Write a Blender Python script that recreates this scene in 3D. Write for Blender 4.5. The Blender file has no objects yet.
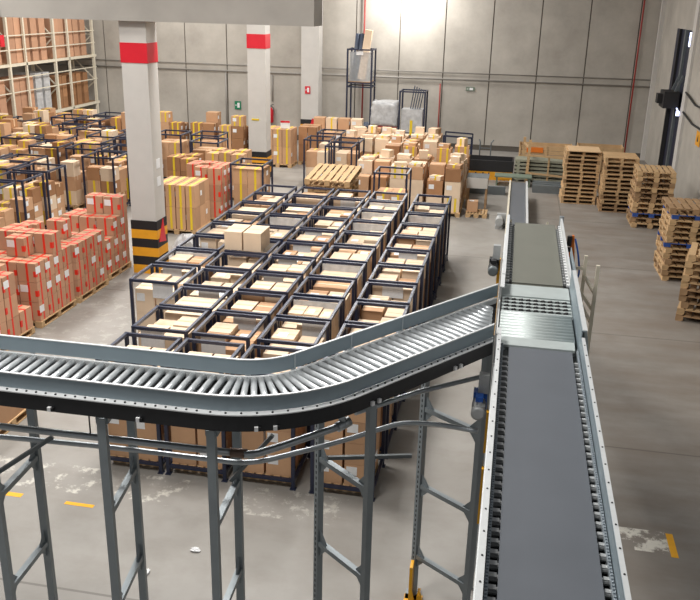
import bpy, bmesh, math, random
from mathutils import Vector, Matrix
random.seed(7)
R = random.Random(11)
PI = math.pi
scn = bpy.context.scene
COL = scn.collection

# ------------------------------------------------------------------ materials
def s2l(c):
    return tuple((v / 12.92 if v <= 0.04045 else ((v + 0.055) / 1.055) ** 2.4) for v in [x / 255 for x in c])

def mat(name, rgb, rough=0.6, metal=0.0, noise=0.0, nscale=8.0, rnd=0.0, spec=0.5, alpha=None, bump=0.0, stretch=None):
    m = bpy.data.materials.new(name); m.use_nodes = True
    nt = m.node_tree; b = nt.nodes['Principled BSDF']
    c = s2l(rgb)
    b.inputs['Base Color'].default_value = (*c, 1)
    b.inputs['Roughness'].default_value = rough
    b.inputs['Metallic'].default_value = metal
    b.inputs['Specular IOR Level'].default_value = spec
    if noise or rnd or bump:
        tc = nt.nodes.new('ShaderNodeTexCoord')
        mp = nt.nodes.new('ShaderNodeMapping')
        if stretch: mp.inputs['Scale'].default_value = stretch
        nt.links.new(tc.outputs['Object'], mp.inputs['Vector'])
        nz = nt.nodes.new('ShaderNodeTexNoise'); nz.inputs['Scale'].default_value = nscale
        nz.inputs['Detail'].default_value = 4
        nt.links.new(mp.outputs['Vector'], nz.inputs['Vector'])
        hsv = nt.nodes.new('ShaderNodeHueSaturation'); hsv.inputs['Color'].default_value = (*c, 1)
        mr = nt.nodes.new('ShaderNodeMapRange')
        mr.inputs['From Min'].default_value = 0.25; mr.inputs['From Max'].default_value = 0.75
        mr.inputs['To Min'].default_value = 1 - noise; mr.inputs['To Max'].default_value = 1 + noise
        nt.links.new(nz.outputs['Fac'], mr.inputs['Value'])
        if rnd:
            oi = nt.nodes.new('ShaderNodeObjectInfo')
            mr2 = nt.nodes.new('ShaderNodeMapRange')
            mr2.inputs['To Min'].default_value = 1 - rnd; mr2.inputs['To Max'].default_value = 1 + rnd
            nt.links.new(oi.outputs['Random'], mr2.inputs['Value'])
            mu = nt.nodes.new('ShaderNodeMath'); mu.operation = 'MULTIPLY'
            nt.links.new(mr.outputs['Result'], mu.inputs[0]); nt.links.new(mr2.outputs['Result'], mu.inputs[1])
            nt.links.new(mu.outputs[0], hsv.inputs['Value'])
        else:
            nt.links.new(mr.outputs['Result'], hsv.inputs['Value'])
        nt.links.new(hsv.outputs['Color'], b.inputs['Base Color'])
        if bump:
            bp = nt.nodes.new('ShaderNodeBump'); bp.inputs['Strength'].default_value = bump; bp.inputs['Distance'].default_value = 0.02
            nt.links.new(nz.outputs['Fac'], bp.inputs['Height']); nt.links.new(bp.outputs['Normal'], b.inputs['Normal'])
    if alpha is not None:
        b.inputs['Alpha'].default_value = alpha
    return m

M = dict(
    card=mat('cardboard', (192, 152, 118), 0.8, noise=0.06, nscale=5, rnd=0.16, spec=0.2),
    card_pale=mat('cardboard_pale', (224, 200, 173), 0.8, noise=0.05, nscale=5, rnd=0.10, spec=0.2),
    card_red=mat('cardboard_pinkish', (186, 144, 116), 0.8, noise=0.06, nscale=5, rnd=0.12, spec=0.2),
    card_dark=mat('cardboard_brown', (160, 118, 84), 0.8, noise=0.08, nscale=5, rnd=0.18, spec=0.2),
    tape=mat('packing_tape', (216, 188, 154), 0.4),
    red_tape=mat('red_tape', (222, 48, 30), 0.45),
    yellow_tape=mat('yellow_tape', (226, 196, 40), 0.45),
    paper=mat('white_paper', (228, 228, 228), 0.7, noise=0.05, nscale=30),
    navy=mat('navy_paint', (34, 40, 62), 0.45, noise=0.12, nscale=12),
    navy_lit=mat('lit_navy_paint', (74, 78, 92), 0.42, noise=0.25, nscale=20),  # navy of the side rails, greyer with the light on them put into the colour
    wood=mat('pallet_wood', (192, 160, 120), 0.8, noise=0.16, nscale=6, rnd=0.16, spec=0.2, stretch=(1, 6, 6)),
    wood_dark=mat('old_pallet_wood', (158, 128, 96), 0.85, noise=0.18, nscale=6, rnd=0.15, spec=0.2),
    ply=mat('plywood', (214, 180, 138), 0.7, noise=0.06, nscale=4),
    galv=mat('galvanised_steel', (176, 182, 186), 0.38, 0.75, noise=0.10, nscale=10),
    roller=mat('zinc_roller', (214, 218, 220), 0.36, 0.55, noise=0.06, nscale=30),
    guard=mat('grey_blue_paint', (134, 147, 154), 0.45, 0.25, noise=0.05, nscale=3),
    white_edge=mat('white_coated_edge', (206, 208, 208), 0.45, 0.1, noise=0.05, nscale=20),
    post=mat('grey_post_paint', (142, 150, 154), 0.5, 0.3, noise=0.08, nscale=6),
    black=mat('black_beam', (30, 31, 34), 0.5, noise=0.2, nscale=14),
    rubber=mat('black_rubber', (22, 22, 24), 0.7),
    belt=mat('grey_belt', (96, 100, 106), 0.42, noise=0.05, nscale=3),
    belt_olive=mat('olive_grey_belt', (106, 106, 96), 0.6, noise=0.05, nscale=3),
    strip=mat('perforated_steel', (158, 166, 172), 0.4, 0.5, noise=0.2, nscale=60),
    yellow=mat('safety_yellow', (238, 172, 22), 0.45, noise=0.06, nscale=10),
    cream=mat('cream_paint', (216, 208, 188), 0.5, noise=0.06, nscale=8),
    red=mat('signal_red', (206, 28, 44), 0.45, noise=0.05, nscale=5),
    pillar=mat('pillar_paint', (196, 192, 186), 0.7, noise=0.05, nscale=2.5),
    concrete=mat('raw_concrete', (152, 147, 140), 0.85, noise=0.10, nscale=1.6),
    amber=mat('amber_paint', (226, 158, 34), 0.55, noise=0.08, nscale=6),
    blackpaint=mat('black_paint', (28, 27, 28), 0.6, noise=0.15, nscale=6),
    pipe_red=mat('red_pipe', (150, 52, 44), 0.5),
    pipe_grey=mat('conduit_grey', (150, 146, 140), 0.5, 0.2),
    blue_wood=mat('blue_painted_wood', (44, 78, 150), 0.7, noise=0.15, nscale=8),
    brass=mat('dull_brass', (118, 96, 84), 0.45, 0.4),
    satin=mat('satin_zinc', (186, 194, 192), 0.5, 0.3, noise=0.06, nscale=8),
    joint=mat('joint_shadow_gap', (96, 90, 82), 0.9),
    blue=mat('blue_plastic', (40, 92, 178), 0.4),
    orange=mat('orange_sheet', (226, 120, 36), 0.5),
    motor=mat('motor_grey', (168, 170, 170), 0.45, 0.2, noise=0.1, nscale=20),
    film=mat('stretch_film', (206, 210, 212), 0.25, noise=0.10, nscale=8, alpha=0.4, bump=0.6),
    film_solid=mat('bundled_film', (184, 184, 184), 0.3, noise=0.22, nscale=7, bump=1.0),
    slate=mat('slate_plastic', (66, 74, 90), 0.5, noise=0.1, nscale=8),
    green=mat('green_sign', (30, 120, 84), 0.5),
    dkgreen=mat('dull_green_board', (112, 124, 108), 0.7, noise=0.08, nscale=5),
    steelbeam=mat('steel_profile', (108, 114, 116), 0.5, 0.3, noise=0.1, nscale=6),
    plank=mat('grey_green_plank', (142, 142, 124), 0.7, noise=0.1, nscale=5),
    doorblue=mat('dark_blue_door', (30, 34, 54), 0.5),
    lamp=None,
)
lm = bpy.data.materials.new('lit_strip'); lm.use_nodes = True
lb = lm.node_tree.nodes['Principled BSDF']
lb.inputs['Emission Color'].default_value = (0.55, 0.62, 1, 1); lb.inputs['Emission Strength'].default_value = 3.0
M['lamp'] = lm

def floor_mat():
    m = bpy.data.materials.new('concrete_floor'); m.use_nodes = True
    nt = m.node_tree; N = nt.nodes; Lk = nt.links; b = N['Principled BSDF']
    tc = N.new('ShaderNodeTexCoord')
    def noise(scale, detail=5, rough=0.6, vec=None):
        n = N.new('ShaderNodeTexNoise'); n.inputs['Scale'].default_value = scale; n.inputs['Detail'].default_value = detail
        n.inputs['Roughness'].default_value = rough
        Lk.new(vec or tc.outputs['Object'], n.inputs['Vector']); return n.outputs['Fac']
    def math_(op, a, bb=None, c=None):
        n = N.new('ShaderNodeMath'); n.operation = op
        for i, v in enumerate((a, bb, c)):
            if v is None: continue
            if isinstance(v, (int, float)): n.inputs[i].default_value = v
            else: Lk.new(v, n.inputs[i])
        return n.outputs[0]
    def mix(f, a, c):
        n = N.new('ShaderNodeMix'); n.data_type = 'RGBA'
        if isinstance(f, (int, float)): n.inputs[0].default_value = f
        else: Lk.new(f, n.inputs[0])
        for i, v in ((6, a), (7, c)):
            if isinstance(v, tuple): n.inputs[i].default_value = (*v, 1)
            else: Lk.new(v, n.inputs[i])
        return n.outputs[2]
    def ramp(v, lo, hi):
        n = N.new('ShaderNodeMapRange'); n.inputs['From Min'].default_value = lo; n.inputs['From Max'].default_value = hi
        Lk.new(v, n.inputs['Value']); return n.outputs['Result']
    base = mix(ramp(noise(0.45), 0.3, 0.7), s2l((136, 131, 124)), s2l((157, 153, 147)))
    base = mix(math_('MULTIPLY', ramp(noise(3.2), 0.45, 0.75), 0.35), base, s2l((124, 118, 110)))
    streak_map = N.new('ShaderNodeMapping'); streak_map.inputs['Scale'].default_value = (0.7, 2.2, 1); Lk.new(tc.outputs['Object'], streak_map.inputs['Vector'])
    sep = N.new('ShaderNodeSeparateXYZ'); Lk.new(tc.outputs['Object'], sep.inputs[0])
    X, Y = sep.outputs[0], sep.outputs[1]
    right_ramp = N.new('ShaderNodeMapRange'); right_ramp.inputs['From Min'].default_value = 0.3; right_ramp.inputs['From Max'].default_value = 2.0; Lk.new(X, right_ramp.inputs['Value'])
    base = mix(math_('MULTIPLY', math_('MULTIPLY', ramp(noise(0.8, 6, 0.6, streak_map.outputs[0]), 0.3, 0.68), right_ramp.outputs['Result']), 0.75), base, s2l((118, 105, 93)))  # floor turns browner and darker towards the right
    base = mix(math_('MULTIPLY', ramp(noise(1.1, 6, 0.65, streak_map.outputs[0]), 0.5, 0.75), 0.3), base, s2l((122, 113, 103)))
    # saw-cut joints
    for axis, off, per in ((Y, 10.9, 4.4), (X, 1.55, 60.0)):
        d = math_('ABSOLUTE', math_('SUBTRACT', math_('FRACT', math_('ADD', math_('DIVIDE', math_('SUBTRACT', axis, off), per), 0.5)), 0.5))
        line = math_('LESS_THAN', math_('MULTIPLY', d, per), 0.016)
        base = mix(math_('MULTIPLY', line, 0.55), base, s2l((84, 78, 72)))
    # chipped white paint, worn areas
    def inside(x0, x1, y0, y1):
        a = math_('MULTIPLY', math_('GREATER_THAN', X, x0), math_('LESS_THAN', X, x1))
        c = math_('MULTIPLY', math_('GREATER_THAN', Y, y0), math_('LESS_THAN', Y, y1))
        return math_('MULTIPLY', a, c)
    chips = ramp(noise(4.2, 8, 0.75), 0.53, 0.60)
    chips2 = ramp(noise(5.0, 8, 0.75), 0.47, 0.55)
    for box, k in (((1.45, 2.14, 8.7, 8.95), 0.95), ((1.75, 2.14, 8.52, 8.7), 0.9), ((-6.6, -3.6, 8.15, 8.75), 0.6), ((-2.9, -1.6, 8.2, 8.8), 0.4), ((-8.1, -5.9, 12.5, 17.5), 0.18)):
        base = mix(math_('MULTIPLY', math_('MULTIPLY', chips2 if box[0] > 0 else chips, inside(*box)), k), base, s2l((222, 218, 206)))
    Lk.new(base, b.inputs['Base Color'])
    r = N.new('ShaderNodeMapRange'); r.inputs['To Min'].default_value = 0.42; r.inputs['To Max'].default_value = 0.62
    Lk.new(noise(1.2), r.inputs['Value']); Lk.new(r.outputs['Result'], b.inputs['Roughness'])
    return m
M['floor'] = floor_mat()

def wall_mat():
    m = bpy.data.materials.new('concrete_panel_wall'); m.use_nodes = True
    nt = m.node_tree; N = nt.nodes; Lk = nt.links; b = N['Principled BSDF']
    tc = N.new('ShaderNodeTexCoord')
    n1 = N.new('ShaderNodeTexNoise'); n1.inputs['Scale'].default_value = 0.9; n1.inputs['Detail'].default_value = 9; n1.inputs['Roughness'].default_value = 0.65
    Lk.new(tc.outputs['Object'], n1.inputs['Vector'])
    cr = N.new('ShaderNodeValToRGB')
    cr.color_ramp.elements[0].position = 0.3; cr.color_ramp.elements[0].color = (*s2l((160, 154, 145)), 1)
    cr.color_ramp.elements[1].position = 0.7; cr.color_ramp.elements[1].color = (*s2l((184, 178, 168)), 1)
    Lk.new(n1.outputs['Fac'], cr.inputs[0]); Lk.new(cr.outputs[0], b.inputs['Base Color'])
    b.inputs['Roughness'].default_value = 0.8
    return m
M['wall'] = wall_mat()

# ------------------------------------------------------------------ mesh helpers
class MB:
    def __init__(self): self.v = []; self.f = []; self.mi = []; self.mats = []
    def slot(self, m):
        if m not in self.mats: self.mats.append(m)
        return self.mats.index(m)
    def add(self, vs, fs, m=None):
        k = len(self.v); self.v += [tuple(p) for p in vs]
        for f in fs: self.f.append(tuple(i + k for i in f)); self.mi.append(m or 0)
    def box(self, x0, x1, y0, y1, z0, z1, rot=None, piv=None, m=0):
        vs = [Vector((x, y, z)) for z in (z0, z1) for y in (y0, y1) for x in (x0, x1)]
        if rot is not None:
            piv = Vector(piv) if piv is not None else Vector(((x0 + x1) / 2, (y0 + y1) / 2, (z0 + z1) / 2))
            vs = [rot @ (p - piv) + piv for p in vs]
        self.add(vs, [(0, 2, 3, 1), (4, 5, 7, 6), (0, 1, 5, 4), (2, 6, 7, 3), (0, 4, 6, 2), (1, 3, 7, 5)], m)
        return self
    def bar(self, a, b, w, h=None, up=(0, 0, 1), m=0):
        """rectangular bar from a to b, width w, height h"""
        h = h or w; a = Vector(a); b = Vector(b); t = (b - a).normalized(); u = Vector(up)
        if abs(t.dot(u)) > 0.98: u = Vector((0, 1, 0))
        s = t.cross(u).normalized(); u = s.cross(t).normalized()
        vs = [p + s * i * w / 2 + u * j * h / 2 for p in (a, b) for i, j in ((-1, -1), (1, -1), (1, 1), (-1, 1))]
        self.add(vs, [(0, 1, 2, 3), (7, 6, 5, 4), (0, 4, 5, 1), (1, 5, 6, 2), (2, 6, 7, 3), (3, 7, 4, 0)], m)
        return self
    def tube(self, pts, r, n=10, m=0, cap=True):
        pts = [Vector(p) for p in pts]; rs = r if isinstance(r, (list, tuple)) else [r] * len(pts)
        t0 = (pts[1] - pts[0]).normalized(); ref = Vector((0, 0, 1)) if abs(t0.z) < 0.9 else Vector((1, 0, 0))
        rings = []
        for i, p in enumerate(pts):
            t = (pts[min(i + 1, len(pts) - 1)] - pts[max(i - 1, 0)]).normalized()
            s = t.cross(ref).normalized(); u = s.cross(t)
            rings.append([p + (s * math.cos(2 * PI * k / n) + u * math.sin(2 * PI * k / n)) * rs[i] for k in range(n)])
        vs = [v for rg in rings for v in rg]; fs = []
        for i in range(len(pts) - 1):
            for k in range(n):
                fs.append((i * n + k, i * n + (k + 1) % n, (i + 1) * n + (k + 1) % n, (i + 1) * n + k))
        if cap:
            fs.append(tuple(reversed(range(n)))); fs.append(tuple((len(pts) - 1) * n + k for k in range(n)))
        self.add(vs, fs, m); return self
    def prism(self, poly, y0, y1, axis='y', m=0):
        n = len(poly)
        def P(a, b, t): return (a, t, b) if axis == 'y' else ((t, a, b) if axis == 'x' else (a, b, t))
        vs = [P(a, b, y0) for a, b in poly] + [P(a, b, y1) for a, b in poly]
        fs = [tuple(range(n)), tuple(reversed(range(n, 2 * n)))] + [(i, i + n, (i + 1) % n + n, (i + 1) % n) for i in range(n)]
        self.add(vs, fs, m); return self
    def mesh(self, name, mats):
        me = bpy.data.meshes.new(name); me.from_pydata(self.v, [], self.f)
        for mm in (mats if isinstance(mats, (list, tuple)) else [mats]): me.materials.append(mm)
        for p, i in zip(me.polygons, self.mi): p.material_index = i
        bm = bmesh.new(); bm.from_mesh(me); bmesh.ops.recalc_face_normals(bm, faces=bm.faces); bm.to_mesh(me); bm.free()
        return me

def link(name, me, parent=None, loc=(0, 0, 0), rz=0.0, rot=None):
    o = bpy.data.objects.new(name, me); COL.objects.link(o)
    o.location = loc; o.rotation_euler = rot if rot else (0, 0, rz)
    if parent: o.parent = parent
    return o
def obj(name, mb, m, parent=None, loc=(0, 0, 0), rz=0.0, rot=None, smooth=False):
    me = mb.mesh(name, m)
    if smooth:
        for p in me.polygons: p.use_smooth = len(p.vertices) == 4
    return link(name, me, parent, loc, rz, rot)
def tag(o, label, cat, group=None):
    o['label'] = label; o['category'] = cat
    if group: o['group'] = group
    return o
def thing(name, label, cat, loc=(0, 0, 0), rz=0.0, group=None, rot=None):
    return tag(link(name, None, None, loc, rz, rot), label, cat, group)
def struct(name, mb, m):
    o = obj(name, mb, m); o['kind'] = 'structure'; return o
ORD = ['zeroth', 'first', 'second', 'third', 'fourth', 'fifth', 'sixth', 'seventh', 'eighth', 'ninth', 'tenth', 'eleventh', 'twelfth', 'thirteenth', 'fourteenth', 'fifteenth', 'sixteenth']
CACHE = {}
def cached(key, fn):
    if key not in CACHE: CACHE[key] = fn()
    return CACHE[key]

# ------------------------------------------------------------------ camera (fitted to the vanishing points)
f_px, th, ro, ya = 842.6, math.radians(19.6928), math.radians(1.4052), math.radians(10.6205)
fwd = Vector((-math.sin(ya) * math.cos(th), math.cos(ya) * math.cos(th), -math.sin(th)))
r0 = Vector((math.cos(ya), math.sin(ya), 0)); u0 = r0.cross(fwd)
rt = r0 * math.cos(ro) + u0 * math.sin(ro); up = -r0 * math.sin(ro) + u0 * math.cos(ro)
cam = bpy.data.cameras.new('camera'); cam.sensor_width = 36; cam.lens = f_px / 700 * 36; cam.clip_end = 200
co = bpy.data.objects.new('camera', cam); COL.objects.link(co)
co.matrix_world = Matrix(((rt.x, up.x, -fwd.x, 0), (rt.y, up.y, -fwd.y, 0), (rt.z, up.z, -fwd.z, 5.8), (0, 0, 0, 1)))
scn.camera = co

# ------------------------------------------------------------------ room shell
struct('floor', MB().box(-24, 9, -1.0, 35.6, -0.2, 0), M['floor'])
w = MB()
seams = [-19.6, -17.75, -15.9, -14.05, -12.2, -10.35, -8.5, -6.65, -4.85, -3.03, -1.16, 0.69, 2.52, 4.37]
xs = [-21.5] + seams + [5.4]
for a, b in zip(xs[:-1], xs[1:]): w.box(a + 0.022, b - 0.022, 35.4, 35.7, 0.22, 9.5)
w.box(-21.5, 5.4, 35.43, 35.75, 0.0, 9.5, m=1)
struct('wall_back', w, [M['wall'], M['joint']])
struct('wall_left', MB().box(-21.6, -21.35, 8, 35.4, 0, 9.5), M['wall'])
# right wall: pier, doorway recess, pier with pale corner, long wall
w = MB()
w.box(5.2, 5.5, 31.9, 35.4, 0, 9.5)
w.box(5.2, 5.5, 28.7, 31.9, 5.1, 9.5)
w.box(5.2, 5.5, 12.0, 28.7, 0, 9.5)
struct('wall_right', w, M['wall'])
struct('trim_1', MB().box(5.05, 5.22, 35.1, 35.38, 0, 9.5), M['pillar'])
struct('trim_2', MB().box(5.12, 5.22, 28.2, 28.7, 0, 9.5), M['pillar'])
d = obj('door_1', MB().box(5.2, 5.28, 28.72, 31.88, 0, 5.1), M['doorblue']); d['kind'] = 'structure'
obj('door_post', MB().box(5.12, 5.2, 29.75, 29.95, 0, 5.1), M['steelbeam'], d)
obj('door_post', MB().box(5.12, 5.2, 30.9, 31.0, 0, 5.1), M['blackpaint'], d)
t = obj('wall_lamp', MB().box(5.12, 5.16, 28.95, 29.02, 4.62, 5.05), M['lamp'])
tag(t, 'narrow bluish lit strip at the top of the dark doorway on the right', 'lamp')

# concrete beam and pillars
tag(obj('concrete_beam', MB().box(-16, -3.88, 16.3, 17.0, 5.281, 6.6), M['concrete']),
    'raw grey concrete beam crossing the top left above the pillars', 'beam')
tag(obj('hanging_rod', MB().tube([(-10.6, 16.22, 6.2), (-10.42, 16.22, 5.22)], 0.022, 8).tube([(-10.44, 16.22, 5.32), (-10.42, 16.22, 5.18)], 0.04, 8), M['blackpaint']),
    'thin dark rod hanging in front of the concrete beam at far left', 'rod')
def pillar(x0, x1, y0, y1, top, label, red=None, bands=None, base=1.2, cap=False):
    t = thing('concrete_pillar', label, 'pillar', ((x0 + x1) / 2, (y0 + y1) / 2, 0), group=None)
    cx, cy = (x0 + x1) / 2, (y0 + y1) / 2; hw, hd = (x1 - x0) / 2, (y1 - y0) / 2
    s = MB().box(-hw, hw, -hd, hd, 0, top)
    if cap: s.box(-hw - 0.005, hw + 0.005, -hd - 0.005, hd + 0.005, top - 0.45, top)
    obj('shaft', s, M['pillar'], t)
    if red: obj('red_band', MB().box(-hw - 0.012, hw + 0.012, -hd - 0.012, hd + 0.012, red[0], red[1]), M['red'], t)['label'] = 'bright red painted band'
    n = bands; h = base / n
    for k in range(n):
        obj('hazard_band', MB().box(-hw - 0.02, hw + 0.02, -hd - 0.02, hd + 0.02, base - (k + 1) * h + 0.001, base - k * h), M['blackpaint' if k % 2 == 0 else 'amber'], t)['label'] = 'black painted band' if k % 2 == 0 else 'amber painted band'
    return t
p1 = pillar(-7.93, -7.37, 16.5, 17.0, 5.28, 'grey concrete pillar nearest the camera with red band and striped base', (4.47, 4.86), 6, 1.19, True)
obj('red_marker', MB().prism([(-0.2, 0.72), (0.16, 0.66), (0.05, 1.2)], 0.301, 0.312, 'x'), M['red'], p1)['label'] = 'red triangle on the side face'
pillar(-8.62, -8.02, 27.0, 27.55, 5.0, 'grey concrete pillar in the middle distance behind the red-topped stack', (4.22, 4.66), 5, 0.92)
obj('yellow_scuff', MB().box(-8.5, -8.25, 26.985, 26.998, 1.95, 2.0), M['yellow_tape']).parent = None
tag(bpy.data.objects['yellow_scuff'], 'short yellow paint mark on the second pillar', 'paint mark')
p3 = pillar(-8.78, -8.05, 34.7, 35.38, 9.0, 'pale concrete pillar standing against the back wall', None, 5, 1.0)
obj('red_marker', MB().prism([(-0.12, 0.25), (0.1, 0.2), (0.34, 1.02), (0.12, 1.05)], -0.365, -0.375, 'y'), M['red'], p3)
for z0, z1, lab in ((2.3, 2.5, 'upper paper notice taped to the side of the nearest pillar'), (1.92, 2.12, 'lower paper notice taped to the side of the nearest pillar')):
    tag(obj('paper_notice', MB().box(-7.369, -7.363, 16.66, 16.84, z0, z1), M['paper']), lab, 'notice', 'notices on the pillar')

# wall services
def pipe(name, pts, r, m, label, cat='pipe', group=None):
    return tag(obj(name, MB().tube(pts, r, 8), m, smooth=True), label, cat, group)
pipe('wall_conduit', [(-21, 35.34, 3.02), (5.1, 35.34, 3.08)], 0.018, M['pipe_grey'], 'upper grey conduit running level along the back wall', group='conduits on the back wall')
pipe('wall_conduit', [(-21, 35.32, 2.76), (5.1, 35.32, 2.82)], 0.03, M['pipe_grey'], 'lower thicker grey conduit running level along the back wall', group='conduits on the back wall')
pipe('wall_conduit', [(-12.25, 35.33, 2.7), (-12.25, 35.33, 0.4)], 0.03, M['pipe_grey'], 'grey conduit dropping down the back wall left of the second pillar')
pipe('red_pipe', [(-6.3, 35.28, 0), (-6.3, 35.28, 8)], 0.035, M['pipe_red'], 'red pipe rising up the back wall behind the tall double cage')
pipe('red_pipe', [(-3.08, 35.28, 0), (-3.1, 35.28, 2.62)], 0.026, M['pipe_red'], 'short red pipe ending halfway up the middle of the back wall')
pipe('red_pipe', [(4.42, 35.26, 0), (4.42, 35.26, 8)], 0.032, M['pipe_red'], 'red pipe rising at the right end of the back wall')
def sign(name, x, y, z, wd, ht, m, label, stripe=None, picto=False):
    t = thing(name, label, 'sign', (x, y, z))
    obj('panel', MB().box(-wd / 2, wd / 2, 0, 0.02, -ht / 2, ht / 2), m, t)
    if stripe: obj('stripe', MB().box(-wd / 2, wd / 2, -0.006, -0.001, ht * 0.18, ht / 2), stripe, t)
    if picto: obj('pictogram', MB().box(-wd * .08, wd * .3, -0.006, -0.001, -ht * .3, ht * .3).box(-wd * .38, -wd * .2, -0.006, -0.001, -ht * .06, ht * .06), M['paper'], t)
    return t
sign('exit_sign', -11.75, 35.36, 1.36, 0.28, 0.34, M['green'], 'small green exit pictogram sign on the back wall left of the second pillar', None, True)
sign('exit_sign', -1.88, 35.36, 2.45, 0.36, 0.15, M['dkgreen'], 'small green and white exit sign on the middle of the back wall', None, True)
sign('fire_sign', -8.5, 34.67, 2.2, 0.22, 0.3, M['red'], 'tiny red and white fire sign on the pillar against the back wall', None, True)
t = thing('warning_sign', 'amber warning sign on the right wall at the edge of the photo', 'sign', (5.19, 25.7, 2.25))
obj('panel', MB().box(-0.015, 0, -0.28, 0.28, -0.2, 0.2), M['amber'], t)
obj('pictogram', MB().prism([(-0.1, -0.08), (0.1, -0.08), (0, 0.1)], -0.02, -0.016, 'x'), M['blackpaint'], t)
pipe('wall_cable', [(5.12, 28.2, 3.3), (5.12, 26.5, 3.1), (5.12, 24, 3.15)], 0.03, M['blackpaint'], 'upper dark cable running along the right wall', 'cable', 'cables on the right wall')
pipe('wall_cable', [(5.12, 28.2, 2.7), (5.12, 26.5, 2.55), (5.12, 24, 2.6)], 0.03, M['blackpaint'], 'lower dark cable running along the right wall', 'cable', 'cables on the right wall')
# black hoist box by the doorway
t = thing('hoist_unit', 'black motor hoist unit on a bracket beside the dark doorway', 'hoist', (4.98, 29.55, 2.62))
obj('housing', MB().box(-0.35, 0.12, -0.5, 0.4, 0.08, 0.6).box(-0.5, -0.35, -0.2, 0.2, 0.2, 0.5), M['blackpaint'], t)
obj('bracket', MB().bar((0.0, -0.3, 0.6), (0.18, -0.3, 1.1), 0.07).bar((0, 0.3, 0.6), (0.18, 0.3, 1.1), 0.07), M['steelbeam'], t)
obj('hanging_bar', MB().box(-0.06, 0.06, 0.5, 0.62, -2.6, 0.3), M['blackpaint'], t)

obj('signal_lamp', MB().tube([(0.08, -0.8, -0.1), (0.08, -0.8, 0.04)], 0.055, 10).bar((0.08, -0.8, 0.04), (0.08, -0.4, 0.12), 0.03), M['lamp'], t)['label'] = 'small bluish white lamp'
# fire extinguisher on the wall, with its pipe
t = thing('fire_extinguisher', 'red fire extinguisher hanging on the back wall right of the second pillar', 'fire extinguisher', (-10.25, 35.2, 0.72))
obj('cylinder', MB().tube([(0, 0, 0), (0, 0, 0.03), (0, 0, 0.5), (0, 0, 0.6), (0, 0, 0.64)], [0.1, 0.13, 0.13, 0.08, 0.04], 14), M['red'], t, smooth=True)
obj('valve', MB().tube([(0, 0, 0.64), (0, 0, 0.72)], 0.035, 8).bar((-0.02, 0, 0.72), (0.14, 0, 0.76), 0.03), M['blackpaint'], t)
obj('hose', MB().tube([(0.05, -0.02, 0.7), (0.17, -0.05, 0.6), (0.17, -0.05, 0.25)], 0.018, 8), M['rubber'], t)
pipe('wall_conduit', [(-10.2, 35.33, 2.7), (-10.2, 35.33, 1.6)], 0.025, M['pipe_grey'], 'short grey conduit dropping to the fire extinguisher')

# ------------------------------------------------------------------ cartons
def carton_body(w, d, h):
    b = MB(); g = 0.004
    b.box(-w / 2, w / 2, -d / 2, d / 2, 0, h - 0.006)
    b.box(-w / 2, w / 2, -d / 2, -g, h - 0.006, h); b.box(-w / 2, w / 2, g, d / 2, h - 0.006, h)
    return b
def carton_tape(w, d, h, kind, tw):
    b = MB(); e = 0.003
    if kind == 'plain':
        b.box(-w / 2, w / 2, -tw / 2, tw / 2, h, h + e)
        for s in (-1, 1): b.box(s * w / 2 - (0 if s > 0 else e), s * w / 2 + (e if s > 0 else 0), -tw / 2, tw / 2, h * 0.72, h + e)
        return b
    offs = (-w * 0.22, w * 0.24) if kind == 'yellow' and w > 0.42 else (0.03 * w,)
    for ox in offs:
        b.box(ox - tw / 2, ox + tw / 2, -d / 2, d / 2, h, h + e)
        for s in (-1, 1): b.box(ox - tw / 2, ox + tw / 2, s * d / 2 - (0 if s > 0 else e), s * d / 2 + (e if s > 0 else 0), 0.01, h + e)
    if kind == 'red':
        oy = -0.06 * d
        b.box(-w / 2, w / 2, oy - tw / 2, oy + tw / 2, h, h + e * 1.5)
        for s in (-1, 1): b.box(s * w / 2 - (0 if s > 0 else e), s * w / 2 + (e if s > 0 else 0), oy - tw / 2, oy + tw / 2, 0.01, h + e)
        b.box(w * 0.5 - tw * 1.2, w * 0.5 + e, -d / 2 - e, -d / 2 + 0.05, h * 0.3, h * 0.6)
    return b
def carton_label(w, d, h, var):
    b = MB(); e = 0.004; lw, lh = min(0.15, w * .42), min(0.13, h * .4)
    if var == 0:
        x = -w * 0.22
        b.box(x - lw / 2, x + lw / 2, -d / 2 - e, -d / 2, h * 0.5, h * 0.5 + lh)
    if var in (1, 2):
        y = -d * 0.25
        b.box(w / 2, w / 2 + e, y - lw / 2, y + lw / 2, h * 0.45, h * 0.45 + lh)
    if var == 3:
        b.box(-w * .3, -w * .3 + lw, -d * .35, -d * .35 + lh * 1.2, h, h + e)
    return b
CARTONS = []
TAPEM = dict(plain='tape', red='red_tape', yellow='yellow_tape')
def q5(v): return round(v * 50) / 50
def carton(kind, w, d, h, loc, label, rz=0.0, mt='card', lab=None, group='plain cartons', tape=True, cat='box'):
    w, d = math.floor(w * 50 + 1e-6) / 50, math.floor(d * 50 + 1e-6) / 50
    me = cached(('b', w, d, h, mt), lambda: carton_body(w, d, h).mesh('carton', M[mt]))
    o = link({'plain': 'carton', 'red': 'red_taped_carton', 'yellow': 'yellow_taped_carton'}[kind] if h < 1 else 'tall_carton', me, None, loc, rz); tag(o, label, cat, group); CARTONS.append(o)
    if tape:
        tw = 0.05 if kind == 'plain' else (0.042 if kind == 'red' else 0.06)
        link('tape', cached(('t', w, d, h, kind), lambda: carton_tape(w, d, h, kind, tw).mesh('tape', M[TAPEM[kind]])), o)
    if lab is not None:
        link('shipping_label', cached(('l', w, d, h, lab), lambda: carton_label(w, d, h, lab).mesh('shipping_label', M['paper'])), o)
    return o
POS22 = [('front left', -1, -1), ('front right', 1, -1), ('back left', -1, 1), ('back right', 1, 1)]

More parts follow.
